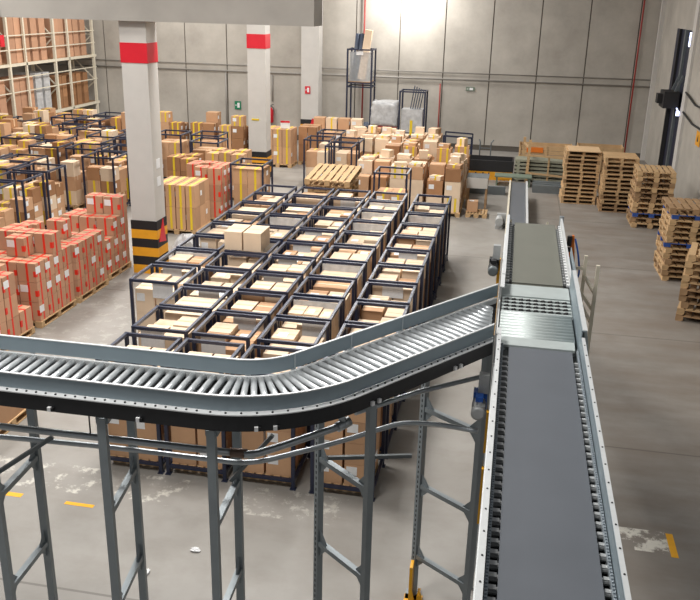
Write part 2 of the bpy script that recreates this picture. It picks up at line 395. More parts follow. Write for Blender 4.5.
# ------------------------------------------------------------------ steel cages
CW, CD, CH = 0.80, 0.86, 1.55
def cage_meshes(w, d, h):
    p = 0.045; D = {}
    D['post'] = MB().box(-p / 2, p / 2, -p / 2, p / 2, 0, h).box(-p / 2 - .015, p / 2 + .015, -p / 2 - .015, p / 2 + .015, 0, 0.012).mesh('post', M['navy'])
    D['rail_x'] = MB().box(-w / 2 + p, w / 2 - p, -0.02, 0.02, h - 0.045, h - 0.002).mesh('top_rail', M['navy'])
    D['rail_y'] = MB().box(-0.02, 0.02, -d / 2 + p, d / 2 - p, h - 0.045, h - 0.002).mesh('top_rail', M['navy_lit'])
    b = MB()
    for y in (-d / 2 + p / 2, d / 2 - p / 2): b.box(-w / 2 + p, w / 2 - p, y - .02, y + .02, 0.10, 0.14)
    for x in (-w / 2 + p / 2, w / 2 - p / 2): b.box(x - .02, x + .02, -d / 2 + p, d / 2 - p, 0.10, 0.14)
    D['base'] = b.mesh('base_frame', M['navy'])
    k = MB(); n = 6; s = (w - 0.12) / n
    for i in range(n): k.box(-w / 2 + .06 + i * s, -w / 2 + .06 + (i + 1) * s - 0.03, -d / 2 + .05, d / 2 - .05, 0.12, 0.14)
    for y in (-d * .3, 0, d * .3): k.box(-w / 2 + .06, w / 2 - .06, y - .04, y + .04, 0.0, 0.12)
    D['deck'] = k.mesh('wooden_deck', M['wood'])
    D['sheet'] = MB().box(-0.17, 0.17, -0.003, 0.003, -0.24, 0).mesh('paper_sheet', M['paper'])
    D['panel'] = MB().box(-w / 2 + p, w / 2 - p, -0.006, 0.006, h - 0.42, h - 0.05).mesh('back_panel', M['film_solid'])
    return D
def cage(x, y, label, group, rz=0.0, w=CW, d=CD, h=CH, sheet=None, panel=False, parts=True):
    D = cached(('cage', w, d, h), lambda: cage_meshes(w, d, h))
    t = thing('steel_cage', label, 'cage', (x, y, 0), rz, group)
    for sx in (-1, 1):
        for sy in (-1, 1): link('post', D['post'], t, (sx * (w / 2 - .0225), sy * (d / 2 - .0225), 0))
    for sy in (-1, 1): link('top_rail', D['rail_x'], t, (0, sy * (d / 2 - .0225), 0))
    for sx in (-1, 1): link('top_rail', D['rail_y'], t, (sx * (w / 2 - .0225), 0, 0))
    link('base_frame', D['base'], t); link('wooden_deck', D['deck'], t)
    if sheet is not None: link('paper_sheet', D['sheet'], t, (sheet, -d / 2 + 0.05, h - 0.06))['label'] = 'white paper sheet hung from the top rail'
    if panel: link('back_panel', D['panel'], t, (0, d / 2 - 0.055, 0))['label'] = 'white plastic back panel'
    return t

def fill_cage(cx, cy, layers, nx, ny, tops, desc, group, w=CW, d=CD, z0=0.141, mt='card', kind='plain', labs=None, skip=()):
    iw, idp = w - 0.098, d - 0.112
    bw, bd = iw / nx, idp / ny
    for i in range(nx):
        for j in range(ny):
            xn = ['left', 'middle', 'right'] if nx == 3 else (['left', 'right'] if nx == 2 else [''])
            yn = ['front', 'middle', 'back'] if ny == 3 else (['front', 'back'] if ny == 2 else [''])
            place = (yn[j] + ' ' + xn[i]).strip() or 'full width'
            top = tops[(i + j * nx) % len(tops)]
            n = layers; hh = math.floor((top - z0 - .0035 * n) / n * 100) / 100
            for l in range(n):
                z = z0 + l * (hh + 0.0035)
                lay = 'top' if l == n - 1 else ('bottom' if l == 0 else ('middle' if n == 3 else ['', 'second-layer', 'third-layer'][l]))
                if (l, i, j) in skip: continue
                m_ = mt if l < n - 1 else R.choice([mt, 'card_pale', 'card_pale'])
                lb_ = R.choice([None, None, 3, 0] if l == n - 1 else [0, 0, 2, None]) if labs is None else labs
                carton(kind, bw - 0.012, bd - 0.012, hh, (cx - iw / 2 + bw * (i + .5), cy - idp / 2 + bd * (j + .5), z),
                       f'{lay} {place} carton in the {desc}', mt=m_, lab=lb_, group=group, tape=(l == n - 1 or R.random() < .4))

rows_y = [8.82, 9.87, 10.80, 11.76, 12.72, 13.67, 14.64, 15.60, 16.54, 17.48, 18.42]
cols_x = [-5.36, -4.45, -3.58, -2.69, -1.69]
row_n = ['front', 'second', 'third', 'fourth', 'fifth', 'sixth', 'seventh', 'eighth', 'ninth', 'tenth', 'back']
col_n = ['leftmost', 'second', 'third', 'fourth', 'rightmost']
for r, y0 in enumerate(rows_y):
    for c, x in enumerate(cols_x):
        if c == 0 and r < 3: continue
        cy = y0 + CD / 2 + R.uniform(-.012, .012); cx = x + R.uniform(-.012, .012)
        desc = f'{row_n[r]} row, {col_n[c]} column of navy cages'
        empty_cage = (c == 0 and r == 5)
        sh = R.choice([-0.12, 0.08, 0.14, 0.0])
        cage(cx, cy, f'navy steel cage in {row_n[r]} row, {col_n[c]} column of the cage block', 'block of navy cages',
             sheet=sh if R.random() < 0.5 else None, panel=R.random() < 0.16)
        if empty_cage: continue
        nx, ny = R.choice([(2, 2), (2, 2), (2, 2), (2, 1), (1, 2), (2, 2), (3, 2)])
        side = r == 0 or c == 4 or (c == 0 and r in (3, 6))
        base_top = R.choice([1.42, 1.44, 1.46, 1.4, 1.36])
        if side: nx, ny = 2, 2
        if r == 0: base_top, nx, ny = 1.4, 2, 2
        tops = [q5(base_top + R.choice([0, 0, 0.02, -0.06, 0.02])) for _ in range(nx * ny)]
        fill_cage(cx, cy, 4 if r == 0 else (3 if side else 2), nx, ny, tops, desc, 'cartons packed in the cage block', mt=R.choice(['card', 'card', 'card_pale']))
# big cartons standing on the cage rails
for x, nm in ((-4.70, 'left'), (-4.35, 'right')):
    carton('plain', 0.33, 0.56, 0.33, (x, 14.0, 1.5525), f'large tan carton resting on top of a cage rim, {nm} of the tight pair', 0, 'card_pale', None, 'cartons on the cage rims')
# ------------------------------------------------------------------ roller conveyor
ZR = 3.08
CY, RC, XA, CYC, ANG = 5.255, 0.865, -1.94, 6.12, math.radians(55)
dirv = (math.cos(ANG), math.sin(ANG))
XE = -0.02
def path(s):
    """arc length from the start of the bend; returns position, travel direction"""
    if s <= 0: return (XA + s, CY), (1, 0)
    L = RC * ANG
    if s <= L:
        a = s / RC; return (XA + RC * math.sin(a), CYC - RC * math.cos(a)), (math.cos(a), math.sin(a))
    q = s - L
    return (XA + RC * math.sin(ANG) + dirv[0] * q, CYC - RC * math.cos(ANG) + dirv[1] * q), dirv
S0 = -2.5
samples = [S0, -1.2] + [i * RC * ANG / 14 for i in range(15)]
SLAST = RC * ANG
def off(s, o):
    (x, y), (tx, ty) = path(s); return (x + ty * o, y - tx * o)
def sweep(profile, closed=True, xend=XE):
    """profile: list of (offset, z); swept along the conveyor and mitred at x = xend"""
    b = MB(); n = len(profile); vs = []
    for s in samples:
        for o, z in profile: x, y = off(s, o); vs.append((x, y, z))
    for o, z in profile:
        x, y = off(SLAST, o); k = (xend - x) / dirv[0]; vs.append((x + dirv[0] * k, y + dirv[1] * k, z))
    m = len(samples) + 1; fs = []
    for i in range(m - 1):
        for k in range(n):
            fs.append((i * n + k, i * n + (k + 1) % n, (i + 1) * n + (k + 1) % n, (i + 1) * n + k))
    fs.append(tuple(range(n))); fs.append(tuple((m - 1) * n + k for k in range(n)))
    b.add(vs, fs); return b
def rect(o0, o1, z0, z1): return [(o0, z0), (o1, z0), (o1, z1), (o0, z1)]
rc = thing('roller_conveyor', 'grey roller conveyor curving from the left to the belt junction on legs', 'conveyor', (XA, CY, 0))
def cpart(name, mb, m, label=None, smooth=False):
    o = obj(name, mb, m, rc, (-XA, -CY, 0), smooth=smooth)
    if label: o['label'] = label
    return o
W = 0.335
for sgn, nm in ((1, 'near'), (-1, 'far')):
    zb = 3.12 if sgn > 0 else 3.085
    g = cpart('guard_panel', sweep(rect(sgn * W, sgn * (W + 0.006), zb, 3.232 - (0 if sgn > 0 else 0.03))), M['guard'], f'grey blue guard panel on the {nm} side')
    e = obj('edge_lip', sweep(rect(sgn * (W - 0.004), sgn * (W + 0.014), 3.232 - (0 if sgn > 0 else 0.03), 3.24 - (0 if sgn > 0 else 0.03))), M['white_edge'], g)
    cpart('roller_rail', sweep(rect(sgn * (W - 0.03), sgn * (W - 0.005), 3.03, 3.078)), M['white_edge'], 'pale roller rail')
    cpart('side_beam', sweep(rect(sgn * (W + .03), sgn * (W + .045), 2.985, 3.108) if sgn > 0 else rect(sgn * (W + .004), sgn * (W + .02), 2.96, 3.05)), M['black'], f'black side beam on the {nm} side')
    fl = cpart('flange', sweep(rect(sgn * (W + .001), sgn * (W + .058), 3.109, 3.117) if sgn > 0 else rect(sgn * (W + .007), sgn * (W + .03), 3.05, 3.058)), M['white_edge'], 'white flange with bolt heads')
bolt_me = MB().tube([(0, 0, 0), (0, 0, 0.008)], 0.008, 6).mesh('bolt', M['rubber'])
s = S0
while s < 3.0:
    x, y = off(s, W + 0.032)
    if x < XE - .05: link('bolt', bolt_me, rc, (x - XA, y - CY, 3.117))
    s += 0.075
# raised guard brackets on the far side
for s in [S0 + 0.2 + i * 0.62 for i in range(8)]:
    x, y = off(s, -(W + .012))
    if x < XE - .05: cpart('guard_bracket', MB().box(x - .02, x + .02, y - .004, y + .012, 3.0, 3.2), M['galv'])
s, n = S0 + 0.03, 0
while s < 3.8:
    (x, y), (tx, ty) = path(s)
    if s > 0 and s < SLAST: step = 0.080
    else: step = 0.083
    a, b = off(s, 0.308), off(s, -0.308)
    if a[0] > XE - .04:
        if b[0] > XE - .12: break
        k = (XE - .04 - b[0]) / (a[0] - b[0]); a = (b[0] + (a[0] - b[0]) * k, b[1] + (a[1] - b[1]) * k)
    cpart('roller', MB().tube([(a[0], a[1], 3.055), (b[0], b[1], 3.055)], 0.0245, 12), M['roller'], smooth=True); n += 1
    s += step
cpart('under_pan', sweep(rect(-0.31, 0.31, 2.985, 2.99)), M['rubber'], 'dark pan under the rollers')
# sensors on the near beam
for s in (-1.12, -0.45, 0.27, 0.36, 0.95, 1.02, 1.9, 1.97):
    x, y = off(s, W + 0.056)
    a_ = path(s)[1]
    q = cpart('sensor', MB().box(-0.013, 0.013, -0.010, 0.010, -0.016, 0.016), M['paper'], 'small white sensor with dark lens')
    q.location = (x - XA, y - CY, 3.01); q.rotation_euler = (0, 0, math.atan2(a_[1], a_[0]))
    obj('lens', MB().box(0.014, 0.032, -0.01, 0.01, -0.014, 0.014), M['rubber'], q)
# support frames
def frame(pn, pf, ztop, levels, foot=False):
    fr = link('support_frame', None, rc, (-XA, -CY, 0))
    a, b = Vector((*pn, 0)), Vector((*pf, 0)); t = (b - a).normalized()
    for p in (a, b):
        po = MB().bar(p, p + Vector((0, 0, ztop)), 0.062, 0.052, up=t)
        po.bar(p, p + Vector((0, 0, 0.012)), 0.16)
        o = obj('post', po, M['post'], fr)
        nf = Vector((-t.y, t.x, 0)); nf = nf if nf.y < 0 else -nf
        sl = MB(); zz = 0.1
        while zz < ztop - .05:
            c_ = p + nf * 0.0312 + Vector((0, 0, zz)); sl.bar(c_ - t * .006, c_ + t * .006, 0.0016, 0.028); zz += 0.055
        if p is b: obj('slot_row', sl, M['rubber'], o)
    gus = MB(); cb = []
    for z in levels:
        obj('cross_bar', MB().bar(a + Vector((0, 0, z)) + t * .03, b + Vector((0, 0, z)) - t * .03, 0.05, 0.045), M['post'], fr)
        for p, sg in ((a, 1), (b, -1)):
            q0 = p + t * sg * 0.03
            for dz in (1, -1):
                nrm = Vector((-t.y, t.x, 0)) * 0.006
                tri = [q0 + Vector((0, 0, z)), q0 + t * sg * 0.11 + Vector((0, 0, z)), q0 + Vector((0, 0, z + dz * 0.13))]
                gus.add([v + nrm for v in tri] + [v - nrm for v in tri], [(0, 1, 2), (5, 4, 3), (0, 3, 4, 1), (1, 4, 5, 2), (2, 5, 3, 0)])
    obj('gusset', gus, M['post'], fr)
    obj('top_plate', MB().bar(a + Vector((0, 0, ztop - .03)), b + Vector((0, 0, ztop - .03)), 0.09, 0.05), M['post'], fr)
    return fr
LV = [0.5, 1.32, 2.16]
frame((-3.62, 4.93), (-3.66, 5.56), 2.96, LV)
frame((-2.70, 4.93), (-2.79, 5.56), 2.96, LV)
frame((-1.885, 4.94), (-1.92, 5.58), 2.96, LV)
frame((-0.88, 5.68), (-1.37, 6.08), 2.96, LV)
fr4 = frame((-0.062, 6.82), (-0.61, 7.2), 2.96, LV)
for xa, hh in ((-0.645, 0.46), (-0.56, 0.13)):
    obj('foot_guard', MB().box(xa, xa + 0.03, 7.03, 7.16, 0.012, hh).box(xa - 0.05, xa + 0.05, 7.0, 7.2, 0, 0.012).prism([(xa + .03, 0.012), (xa + 0.075, 0.012), (xa + .03, 0.2)], 7.03, 7.05, 'y'), M['yellow'], fr4)['label'] = 'yellow bolted foot guard'
# diagonal braces from frames
for a, b in (((-3.75, 5.0, 2.25), (-3.3, 5.25, 2.55)), ((-1.95, 5.5, 2.2), (-1.62, 5.55, 2.62)), ((-1.25, 5.85, 2.3), (-0.62, 6.3, 2.15))):
    cpart('brace', MB().bar(a, b, 0.03), M['steelbeam'])
# conduits under the conveyor
def smooth_pts(pts, n=6):
    out = []; P = [Vector(p) for p in pts]; P = [P[0] * 2 - P[1]] + P + [P[-1] * 2 - P[-2]]
    for i in range(1, len(P) - 2):
        for k in range(n):
            t = k / n; a, b, c, d = P[i - 1:i + 3]
            out.append(0.5 * ((2 * b) + (c - a) * t + (2 * a - 5 * b + 4 * c - d) * t * t + (3 * b - a - 3 * c + d) * t ** 3))
    out.append(P[-2]); return out
t = thing('air_pipe', 'upper grey pipe slung under the roller conveyor with brass couplings', 'pipe', (-1.9, 5.21, 2.63))
def pp(name, pts, r, m): return obj(name, MB().tube([(x + 1.9, y - 5.21, z - 2.63) for x, y, z in pts], r, 10), m, t, smooth=True)
pp('pipe_run', [(-4.3, 5.17, 2.63), (-1.78, 5.21, 2.63)], 0.028, M['galv'])
pp('pipe_run', smooth_pts([(-1.74, 5.2, 2.63), (-1.6, 5.29, 2.63), (-1.1, 5.84, 2.63)]), 0.03, M['galv'])
pp('pipe_run', [(-1.05, 5.95, 2.68), (-0.6, 6.5, 2.66), (-0.05, 7.02, 2.64)], 0.022, M['galv'])
pp('coupling', [(-1.84, 5.21, 2.63), (-1.72, 5.22, 2.63)], 0.036, M['brass'])
pp('coupling', [(-1.16, 5.77, 2.63), (-1.08, 5.86, 2.65)], 0.042, M['galv'])
pp('valve', [(-1.12, 5.83, 2.63), (-1.14, 5.8, 2.74)], 0.03, M['galv'])
for x in (-2.95, -2.0):
    pp('hanger', [(x, 5.2, 2.63), (x, 5.2, 2.99)], 0.006, M['blackpaint'])
pipe('air_pipe', smooth_pts([(-4.3, 5.34, 2.42), (-3.0, 5.41, 2.42), (-2.17, 5.42, 2.42), (-1.77, 5.45, 2.42), (-1.44, 5.69, 2.42), (-1.13, 5.96, 2.42), (-0.89, 6.2, 2.42), (-0.69, 6.36, 2.42), (-0.4, 6.4, 2.42), (-0.08, 6.36, 2.42)]), 0.022, M['galv'],
     'lower thinner grey pipe looping under the roller conveyor')

# ------------------------------------------------------------------ main belt line
def belt_section(name, label, y0, y1, x0, x1, belt_m, right_guard, pitch):
    t = thing(name, label, 'conveyor', ((x0 + x1) / 2, (y0 + y1) / 2, 0)); ox, oy = (x0 + x1) / 2, (y0 + y1) / 2
    def pt(n, mb, m, lab=None, smooth=False):
        o = obj(n, mb, m, t, (-ox, -oy, 0), smooth=smooth)
        if lab: o['label'] = lab
        return o
    bx0, bx1 = 0.115, 0.63
    pt('belt', MB().box(bx0, bx1, y0 + .03, y1 - .03, ZR - 0.012, ZR).box(bx0, bx1, y0 + .03, y1 - .03, ZR - .12, ZR - .108)
       .tube([(bx0, y0 + .06, ZR - .06), (bx1, y0 + .06, ZR - .06)], 0.058, 14).tube([(bx0, y1 - .06, ZR - .06), (bx1, y1 - .06, ZR - .06)], 0.058, 14), belt_m)
    pt('left_rail', MB().box(0.01, 0.018, y0, y1, 2.9, 3.17).box(0.01, 0.044, y0, y1, 3.162, 3.172).box(0, 0.042, y0, y1, 2.9, 2.908), M['white_edge'], 'pale left side rail')
    gz = 3.2 if right_guard else 3.17
    pt('right_rail', MB().box(0.692, 0.70, y0, y1, 2.9, gz).box(0.692, 0.716, y0, y1, gz - .004, gz + .006).box(0.692, 0.732, y0, y1, 2.9, 2.908), M['white_edge' if not right_guard else 'guard'], 'right side guard')
    if right_guard:
        pt('edge_lip', MB().box(0.695, 0.722, y0, y1, gz + .006, gz + .01), M['white_edge'])
    for xa, xb in ((0.05, 0.068), (0.668, 0.686)):
        if not right_guard:
            pt('roller_bracket_strip', MB().box(xa - .004, xb + .02, y0, y1, 3.05, 3.07), M['rubber'])
            tm = cached('tooth', lambda: MB().box(-.019, .019, -.028, .028, 0, .02).mesh('roller_bracket', M['white_edge'])); k = y0 + .06
            while k < y1 - .03: link('roller_bracket', tm, t, ((xa + xb) / 2 + .008 - ox, k - oy, 3.071)); k += 0.105
            continue
        s = MB().box(xa, xb, y0, y1, 3.06, 3.088)
        k = y0 + .03
        while k < y1: s.box(xa + .003, xb - .003, k, k + .012, 3.088, 3.096); k += 0.028
        pt('perforated_strip', s, M['strip'])
    pt('slider_bed', MB().box(0.04, 0.69, y0 + .05, y1 - .05, 2.935, 2.945), M['rubber'])
    k = y0 + 0.18; n = 0
    rm = cached(('brk', belt_m.name), lambda: MB().tube([(-0.311, 0, 0), (0.311, 0, 0)], 0.02, 10).box(-0.311, -0.262, -0.018, 0.018, -0.01, 0.022).box(0.27, 0.311, -0.014, 0.014, -0.01, 0.02).mesh('carrying_roller', M['motor']))
    while k < y1 - .12 and n < 98:
        link('carrying_roller', rm, t, (0.37 - ox, k - oy, ZR - 0.036)); k += pitch; n += 1
    return t, pt
near, pt = belt_section('belt_conveyor', 'long dark grey belt conveyor running from the bottom right towards the junction', 1.6, 6.70, 0.0, 0.73, M['belt'], True, 0.098)
riv = MB().tube([(0, 0, 0), (0, 0, 0.004)], 0.006, 6).mesh('rivet', M['rubber'])
k = 1.7
while k < 6.6:
    link('rivet', riv, near, (0.709 - 0.365, k - 4.15, 3.21)); link('rivet', riv, near, (0.027 - 0.365, k + .05 - 4.15, 3.172)); k += 0.21
for y in (2.3, 4.6):
    fr = link('support_frame', None, near, (-0.365, -(1.6 + 6.70) / 2, 0))
    for x in (0.2, 0.69):
        obj('post', MB().bar((x, y, 0), (x, y, 2.9), 0.07), M['post'], fr)
    obj('cross_bar', MB().bar((0.23, y, 1.4), (0.66, y, 1.4), 0.05), M['post'], fr)

# junction / transfer table
tt = thing('transfer_table', 'bright steel junction table with rollers and rows of small transfer wheels', 'conveyor', (0.365, 7.55, 0))
def tp(n, mb, m, lab=None, smooth=False):
    o = obj(n, mb, m, tt, (-0.365, -7.55, 0), smooth=smooth)
    if lab: o['label'] = lab
    return o
Y0, Y1 = 6.71, 8.39
tp('left_rail', MB().box(0.0, 0.012, Y0, 6.86, 2.9, 3.17).box(0.0, 0.042, Y0, 6.86, 3.162, 3.172).box(0, 0.012, 6.86, 7.98, 2.9, 3.04).box(0, .012, 7.98, Y1, 2.9, 3.17).box(0.0, 0.042, 7.98, Y1, 3.162, 3.172), M['white_edge'])
tp('right_guard', MB().box(0.692, 0.70, Y0, Y1, 2.9, 3.26).box(0.692, 0.732, Y0, Y1, 3.256, 3.266), M['guard'])
tp('edge_lip', MB().box(0.70, 0.738, Y0, Y1, 3.266, 3.272), M['white_edge'])
tp('apron_plate', MB().box(0.02, 0.66, Y0 + .01, 6.90, 3.055, 3.078), M['satin'])
for i in range(9):
    y = 6.945 + i * 0.074
    tp('roller', MB().tube([(0.025, y, 3.046), (0.67, y, 3.046)], 0.0335, 14), M['satin'], smooth=True)
tp('wheel_bed', MB().box(0.05, 0.69, 7.58, 8.0, 3.02, 3.035), M['satin'])
wm = MB().tube([(-0.014, 0, 0), (0.014, 0, 0)], 0.024, 12).mesh('transfer_wheel', M['blackpaint'])
for p in wm.polygons: p.use_smooth = len(p.vertices) == 4
for r_ in range(4):
    for c_ in range(9):
        link('transfer_wheel', wm, tt, (0.075 + c_ * 0.069 - 0.365, 7.635 + r_ * 0.098 - 7.55, 3.058), math.radians(35))
for r_ in range(5):
    tp('wheel_shroud', MB().box(0.03, 0.68, 7.562 + r_ * 0.098, 7.604 + r_ * 0.098, 3.035, 3.070), M['satin'])
tp('apron_plate', MB().box(0.02, 0.68, 8.02, Y1 - .01, 3.05, 3.076), M['satin'])
tp('underframe', MB().box(0.02, 0.69, 6.9, 8.3, 2.86, 2.95), M['steelbeam'])
tp('side_cover', MB().prism([(6.55, 2.95), (7.05, 2.95), (7.05, 3.2), (6.7, 3.12)], 0.735, 0.76, 'x'), M['satin'])
fr = link('support_frame', None, tt, (-0.365, -7.55, 0))
for x in (0.03, 0.69):
    obj('post', MB().bar((x, 7.75, 0), (x, 7.75, 2.86), 0.075), M['post'], fr)
obj('cross_bar', MB().bar((0.05, 7.75, 1.3), (0.66, 7.75, 1.3), 0.05), M['post'], fr)
obj('column_guard', MB().box(-0.05, 0.005, 7.36, 7.42, 0.85, 1.48).box(-0.05, 0.005, 7.36, 7.42, 1.66, 2.1), M['yellow'], fr)['label'] = 'yellow guard strips'
obj('guard_post', MB().box(-0.045, -0.01, 7.425, 7.46, 0, 2.86), M['post'], fr)

# gear motors on the left of the line
def gearmotor(x, y, z, label, dark=False):
    t = thing('gear_motor', label, 'motor', (x, y, z)); t.scale = (.9, .9, .9)
    b = MB().tube([(0, 0.06, 0), (0, 0.05, 0), (0, -0.14, 0), (0, -0.16, 0)], [0.05, 0.06, 0.06, 0.045], 16)
    for k in range(10):
        a = 2 * PI * k / 10
        b.bar((0.062 * math.cos(a), 0.04, 0.062 * math.sin(a)), (0.062 * math.cos(a), -0.13, 0.062 * math.sin(a)), 0.008, 0.016)
    obj('motor_body', b, M['blackpaint' if dark else 'motor'], t, smooth=False)
    obj('fan_cover', MB().tube([(0, -0.16, 0), (0, -0.2, 0), (0, -0.21, 0)], [0.066, 0.066, 0.045], 16), M['steelbeam' if dark else 'motor'], t, smooth=True)
    obj('gearbox', MB().box(-0.06, 0.07, 0.06, 0.18, -0.07, 0.09), M['blue' if not dark else 'blackpaint'], t)['label'] = 'blue gearbox' if not dark else 'dark gearbox'
    obj('terminal_box', MB().box(-0.035, 0.035, -0.08, 0.02, 0.06, 0.11), M['blue' if not dark else 'blackpaint'], t)
    obj('mounting_plate', MB().box(-0.02, 0.075, 0.05, 0.13, 0.09, 0.28), M['motor'], t)
    return t
gearmotor(-0.09, 6.5, 2.6, 'grey gear motor with blue gearbox hanging left of the junction')
gearmotor(-0.1, 9.7, 2.84, 'black gear motor on the left side of the far belt', True)

# far olive belt
far, pt = belt_section('belt_conveyor', 'olive grey belt conveyor beyond the junction running towards the back wall', 8.41, 11.02, 0, 0.73, M['belt_olive'], False, 0.098)
pt('right_guard', MB().box(0.735, 0.742, 8.41, 9.35, 2.95, 3.25), M['guard'])
fr = link('support_frame', None, far, (-0.365, -(8.41 + 11.02) / 2, 0))
for x in (0.03, 0.69): obj('post', MB().bar((x, 10.2, 0), (x, 10.2, 2.9), 0.07), M['post'], fr)
obj('cross_bar', MB().bar((0.05, 10.2, 1.4), (0.66, 10.2, 1.4), 0.05), M['post'], fr)
obj('column_guard', MB().box(-0.055, -0.02, 9.85, 9.9, 0.0, 2.9), M['yellow'], fr)['label'] = 'yellow guard column'
pt('corner_post', MB().box(0.68, 0.735, 10.98, 11.03, 2.85, 3.2), M['galv'])
# decline and floor-level conveyor beyond
dc = thing('belt_conveyor', 'dark grey decline belt dropping from the end of the olive belt to the floor', 'conveyor', (0.36, 13.3, 0))
def dp(n, poly, x0, x1, m): return obj(n, MB().prism(poly, x0, x1, 'x'), m, dc, (-0.36, -13.3, 0))
dp('belt', [(11.08, 3.03), (15.5, 0.5), (15.5, 0.4), (11.08, 2.93)], 0.1, 0.5, M['belt'])
dp('left_rail', [(11.06, 3.1), (15.5, 0.58), (15.5, 0.3), (11.06, 2.8)], 0.05, 0.075, M['cream'])
dp('right_rail', [(11.06, 3.1), (15.5, 0.58), (15.5, 0.3), (11.06, 2.8)], 0.525, 0.55, M['cream'])
for y, z in ((12.2, 2.1), (14.8, 0.66)):
    for x in (0.09, 0.51): obj('leg', MB().bar((x, y, 0), (x, y, z), 0.05), M['post'], dc, (-0.36, -13.3, 0))
fc = thing('belt_conveyor', 'narrow dark grey belt conveyor near the floor at the far end of the line', 'conveyor', (0.28, 21, 0))
fo = (-0.28, -21, 0)
obj('belt', MB().box(0.06, 0.49, 15.6, 26.6, 0.46, 0.5), M['belt'], fc, fo)
obj('left_rail', MB().box(0.0, 0.05, 15.6, 26.6, 0.3, 0.56), M['cream'], fc, fo)
obj('right_rail', MB().box(0.5, 0.56, 15.6, 26.6, 0.3, 0.56), M['white_edge'], fc, fo)
for y in (16.2, 19.5, 23.0, 26.2):
    for x in (0.05, 0.51): obj('leg', MB().bar((x, y, 0), (x, y, 0.3), 0.05), M['post'], fc, fo)
tag(obj('gear_motor', MB().tube([(-0.18, 22.5, 0.2), (-0.18, 22.9, 0.2)], 0.11, 14).box(-0.26, -0.01, 22.9, 23.05, 0.0, 0.34).box(-0.28, -0.08, 22.55, 22.85, 0, 0.1), M['motor']), 'grey gear motor at the left of the floor-level belt', 'motor')

# cream access frame and orange lever right of the line
t = thing('access_ladder', 'cream steel ladder frame standing right of the belt junction', 'ladder', (1.0, 9.5, 0))
for p, z in (((1.03, 9.15), 3.12), ((0.95, 9.75), 3.05)):
    obj('stile', MB().bar((p[0] - 1.0, p[1] - 9.5, 0), (p[0] - 1.0, p[1] - 9.5, z), 0.038), M['cream'], t)
for z in (0.5, 0.9, 1.3, 1.7, 2.1, 2.45, 2.8):
    obj('rung', MB().bar((0.02, -0.33, z), (-0.04, 0.23, z), 0.03), M['cream'], t)
obj('bracket', MB().bar((-0.04, 0.25, 2.9), (-0.24, 0.2, 2.9), 0.03).bar((0.02, -0.33, 2.6), (-0.24, -0.3, 2.95), 0.03), M['cream'], t)
t = thing('safety_flag', 'orange panel with a blue hose loop fixed right of the far belt', 'panel', (0.76, 10.3, 2.72))
obj('orange_panel', MB().prism([(0.02, 0.0), (0.12, 0.02), (0.075, 0.42), (0.05, 0.42)], -0.02, 0.02, 'y'), M['orange'], t)
obj('hose', MB().tube(smooth_pts([(0.09, 0, 0.38), (0.14, -0.05, 0.2), (0.17, -0.12, -0.02), (0.12, -0.16, -0.1), (0.06, -0.1, -0.06)]), 0.011, 8), M['blue'], t, smooth=True)
obj('arm', MB().bar((-0.02, 0, 0.24), (0.05, 0, 0.24), 0.05).tube([(0.02, -0.05, 0.3), (0.02, -0.05, 0.42)], 0.03, 10), M['blackpaint'], t)

# ------------------------------------------------------------------ pallets
def pallet_meshes(w, d, h, top_thick=0.018):
    D = {}
    n = 7; gap = 0.045; bw = (w - gap * (n - 1)) / n
    b = MB()
    for i in range(n): b.box(-w / 2 + i * (bw + gap), -w / 2 + i * (bw + gap) + bw, -d / 2, d / 2, h - top_thick, h)
    D['top_deck'] = b
    for k, y in (('a', -d / 2 + .05), ('b', 0), ('c', d / 2 - .05)):
        q = MB().box(-w / 2, w / 2, y - .05, y + .05, h - top_thick - .02, h - top_thick)
        for x in (-w / 2 + .07, 0, w / 2 - .07): q.box(x - .07, x + .07, y - .05, y + .05, 0.016, h - top_thick - .02)
        D['stringer_' + k] = q
    b = MB()
    for x in (-w / 2 + .06, 0, w / 2 - .06): b.box(x - .055, x + .055, -d / 2, d / 2, 0, 0.016)
    D['bottom_deck'] = b
    return D
def block_pallet_meshes(w, d, h):
    """deck boards run along x; open slots face the camera with blocks at the ends and the middle"""
    D = {}; n = 7; gap = 0.05; bd = (d - gap * (n - 1)) / n; b = MB()
    for i in range(n): b.box(-w / 2, w / 2, -d / 2 + i * (bd + gap), -d / 2 + i * (bd + gap) + bd, h - .022, h)
    D['top_deck'] = b
    for k, x in (('a', -w / 2 + .045), ('b', 0), ('c', w / 2 - .045)):
        D['stringer_' + k] = MB().box(x - .04, x + .04, -d / 2, d / 2, 0.018, h - .022)
    b = MB()
    for y in (-d / 2 + .06, 0, d / 2 - .06): b.box(-w / 2, w / 2, y - .055, y + .055, 0, 0.018)
    D['bottom_deck'] = b
    return D
def pallet(loc, rz, label, group, w=1.0, d=1.15, h=0.127, kind='block', mk='wood', rot=None, blue=False):
    def mk_():
        return {k: v.mesh(k.split('_')[0] + '_' + 'deck' if 'deck' in k else 'stringer', M['blue_wood'] if blue and 'stringer' in k else M[mk]) for k, v in (block_pallet_meshes if kind == 'block' else pallet_meshes)(w, d, h).items()}
    D = cached(('pal', w, d, h, kind, mk, blue), mk_)
    t = thing('pallet', label, 'pallet', loc, rz, group, rot)
    for k, me in D.items():
        o = link('stringer' if 'stringer' in k else k, me, t)
        if blue and 'stringer' in k: o['label'] = 'blue painted stringer'
    return t
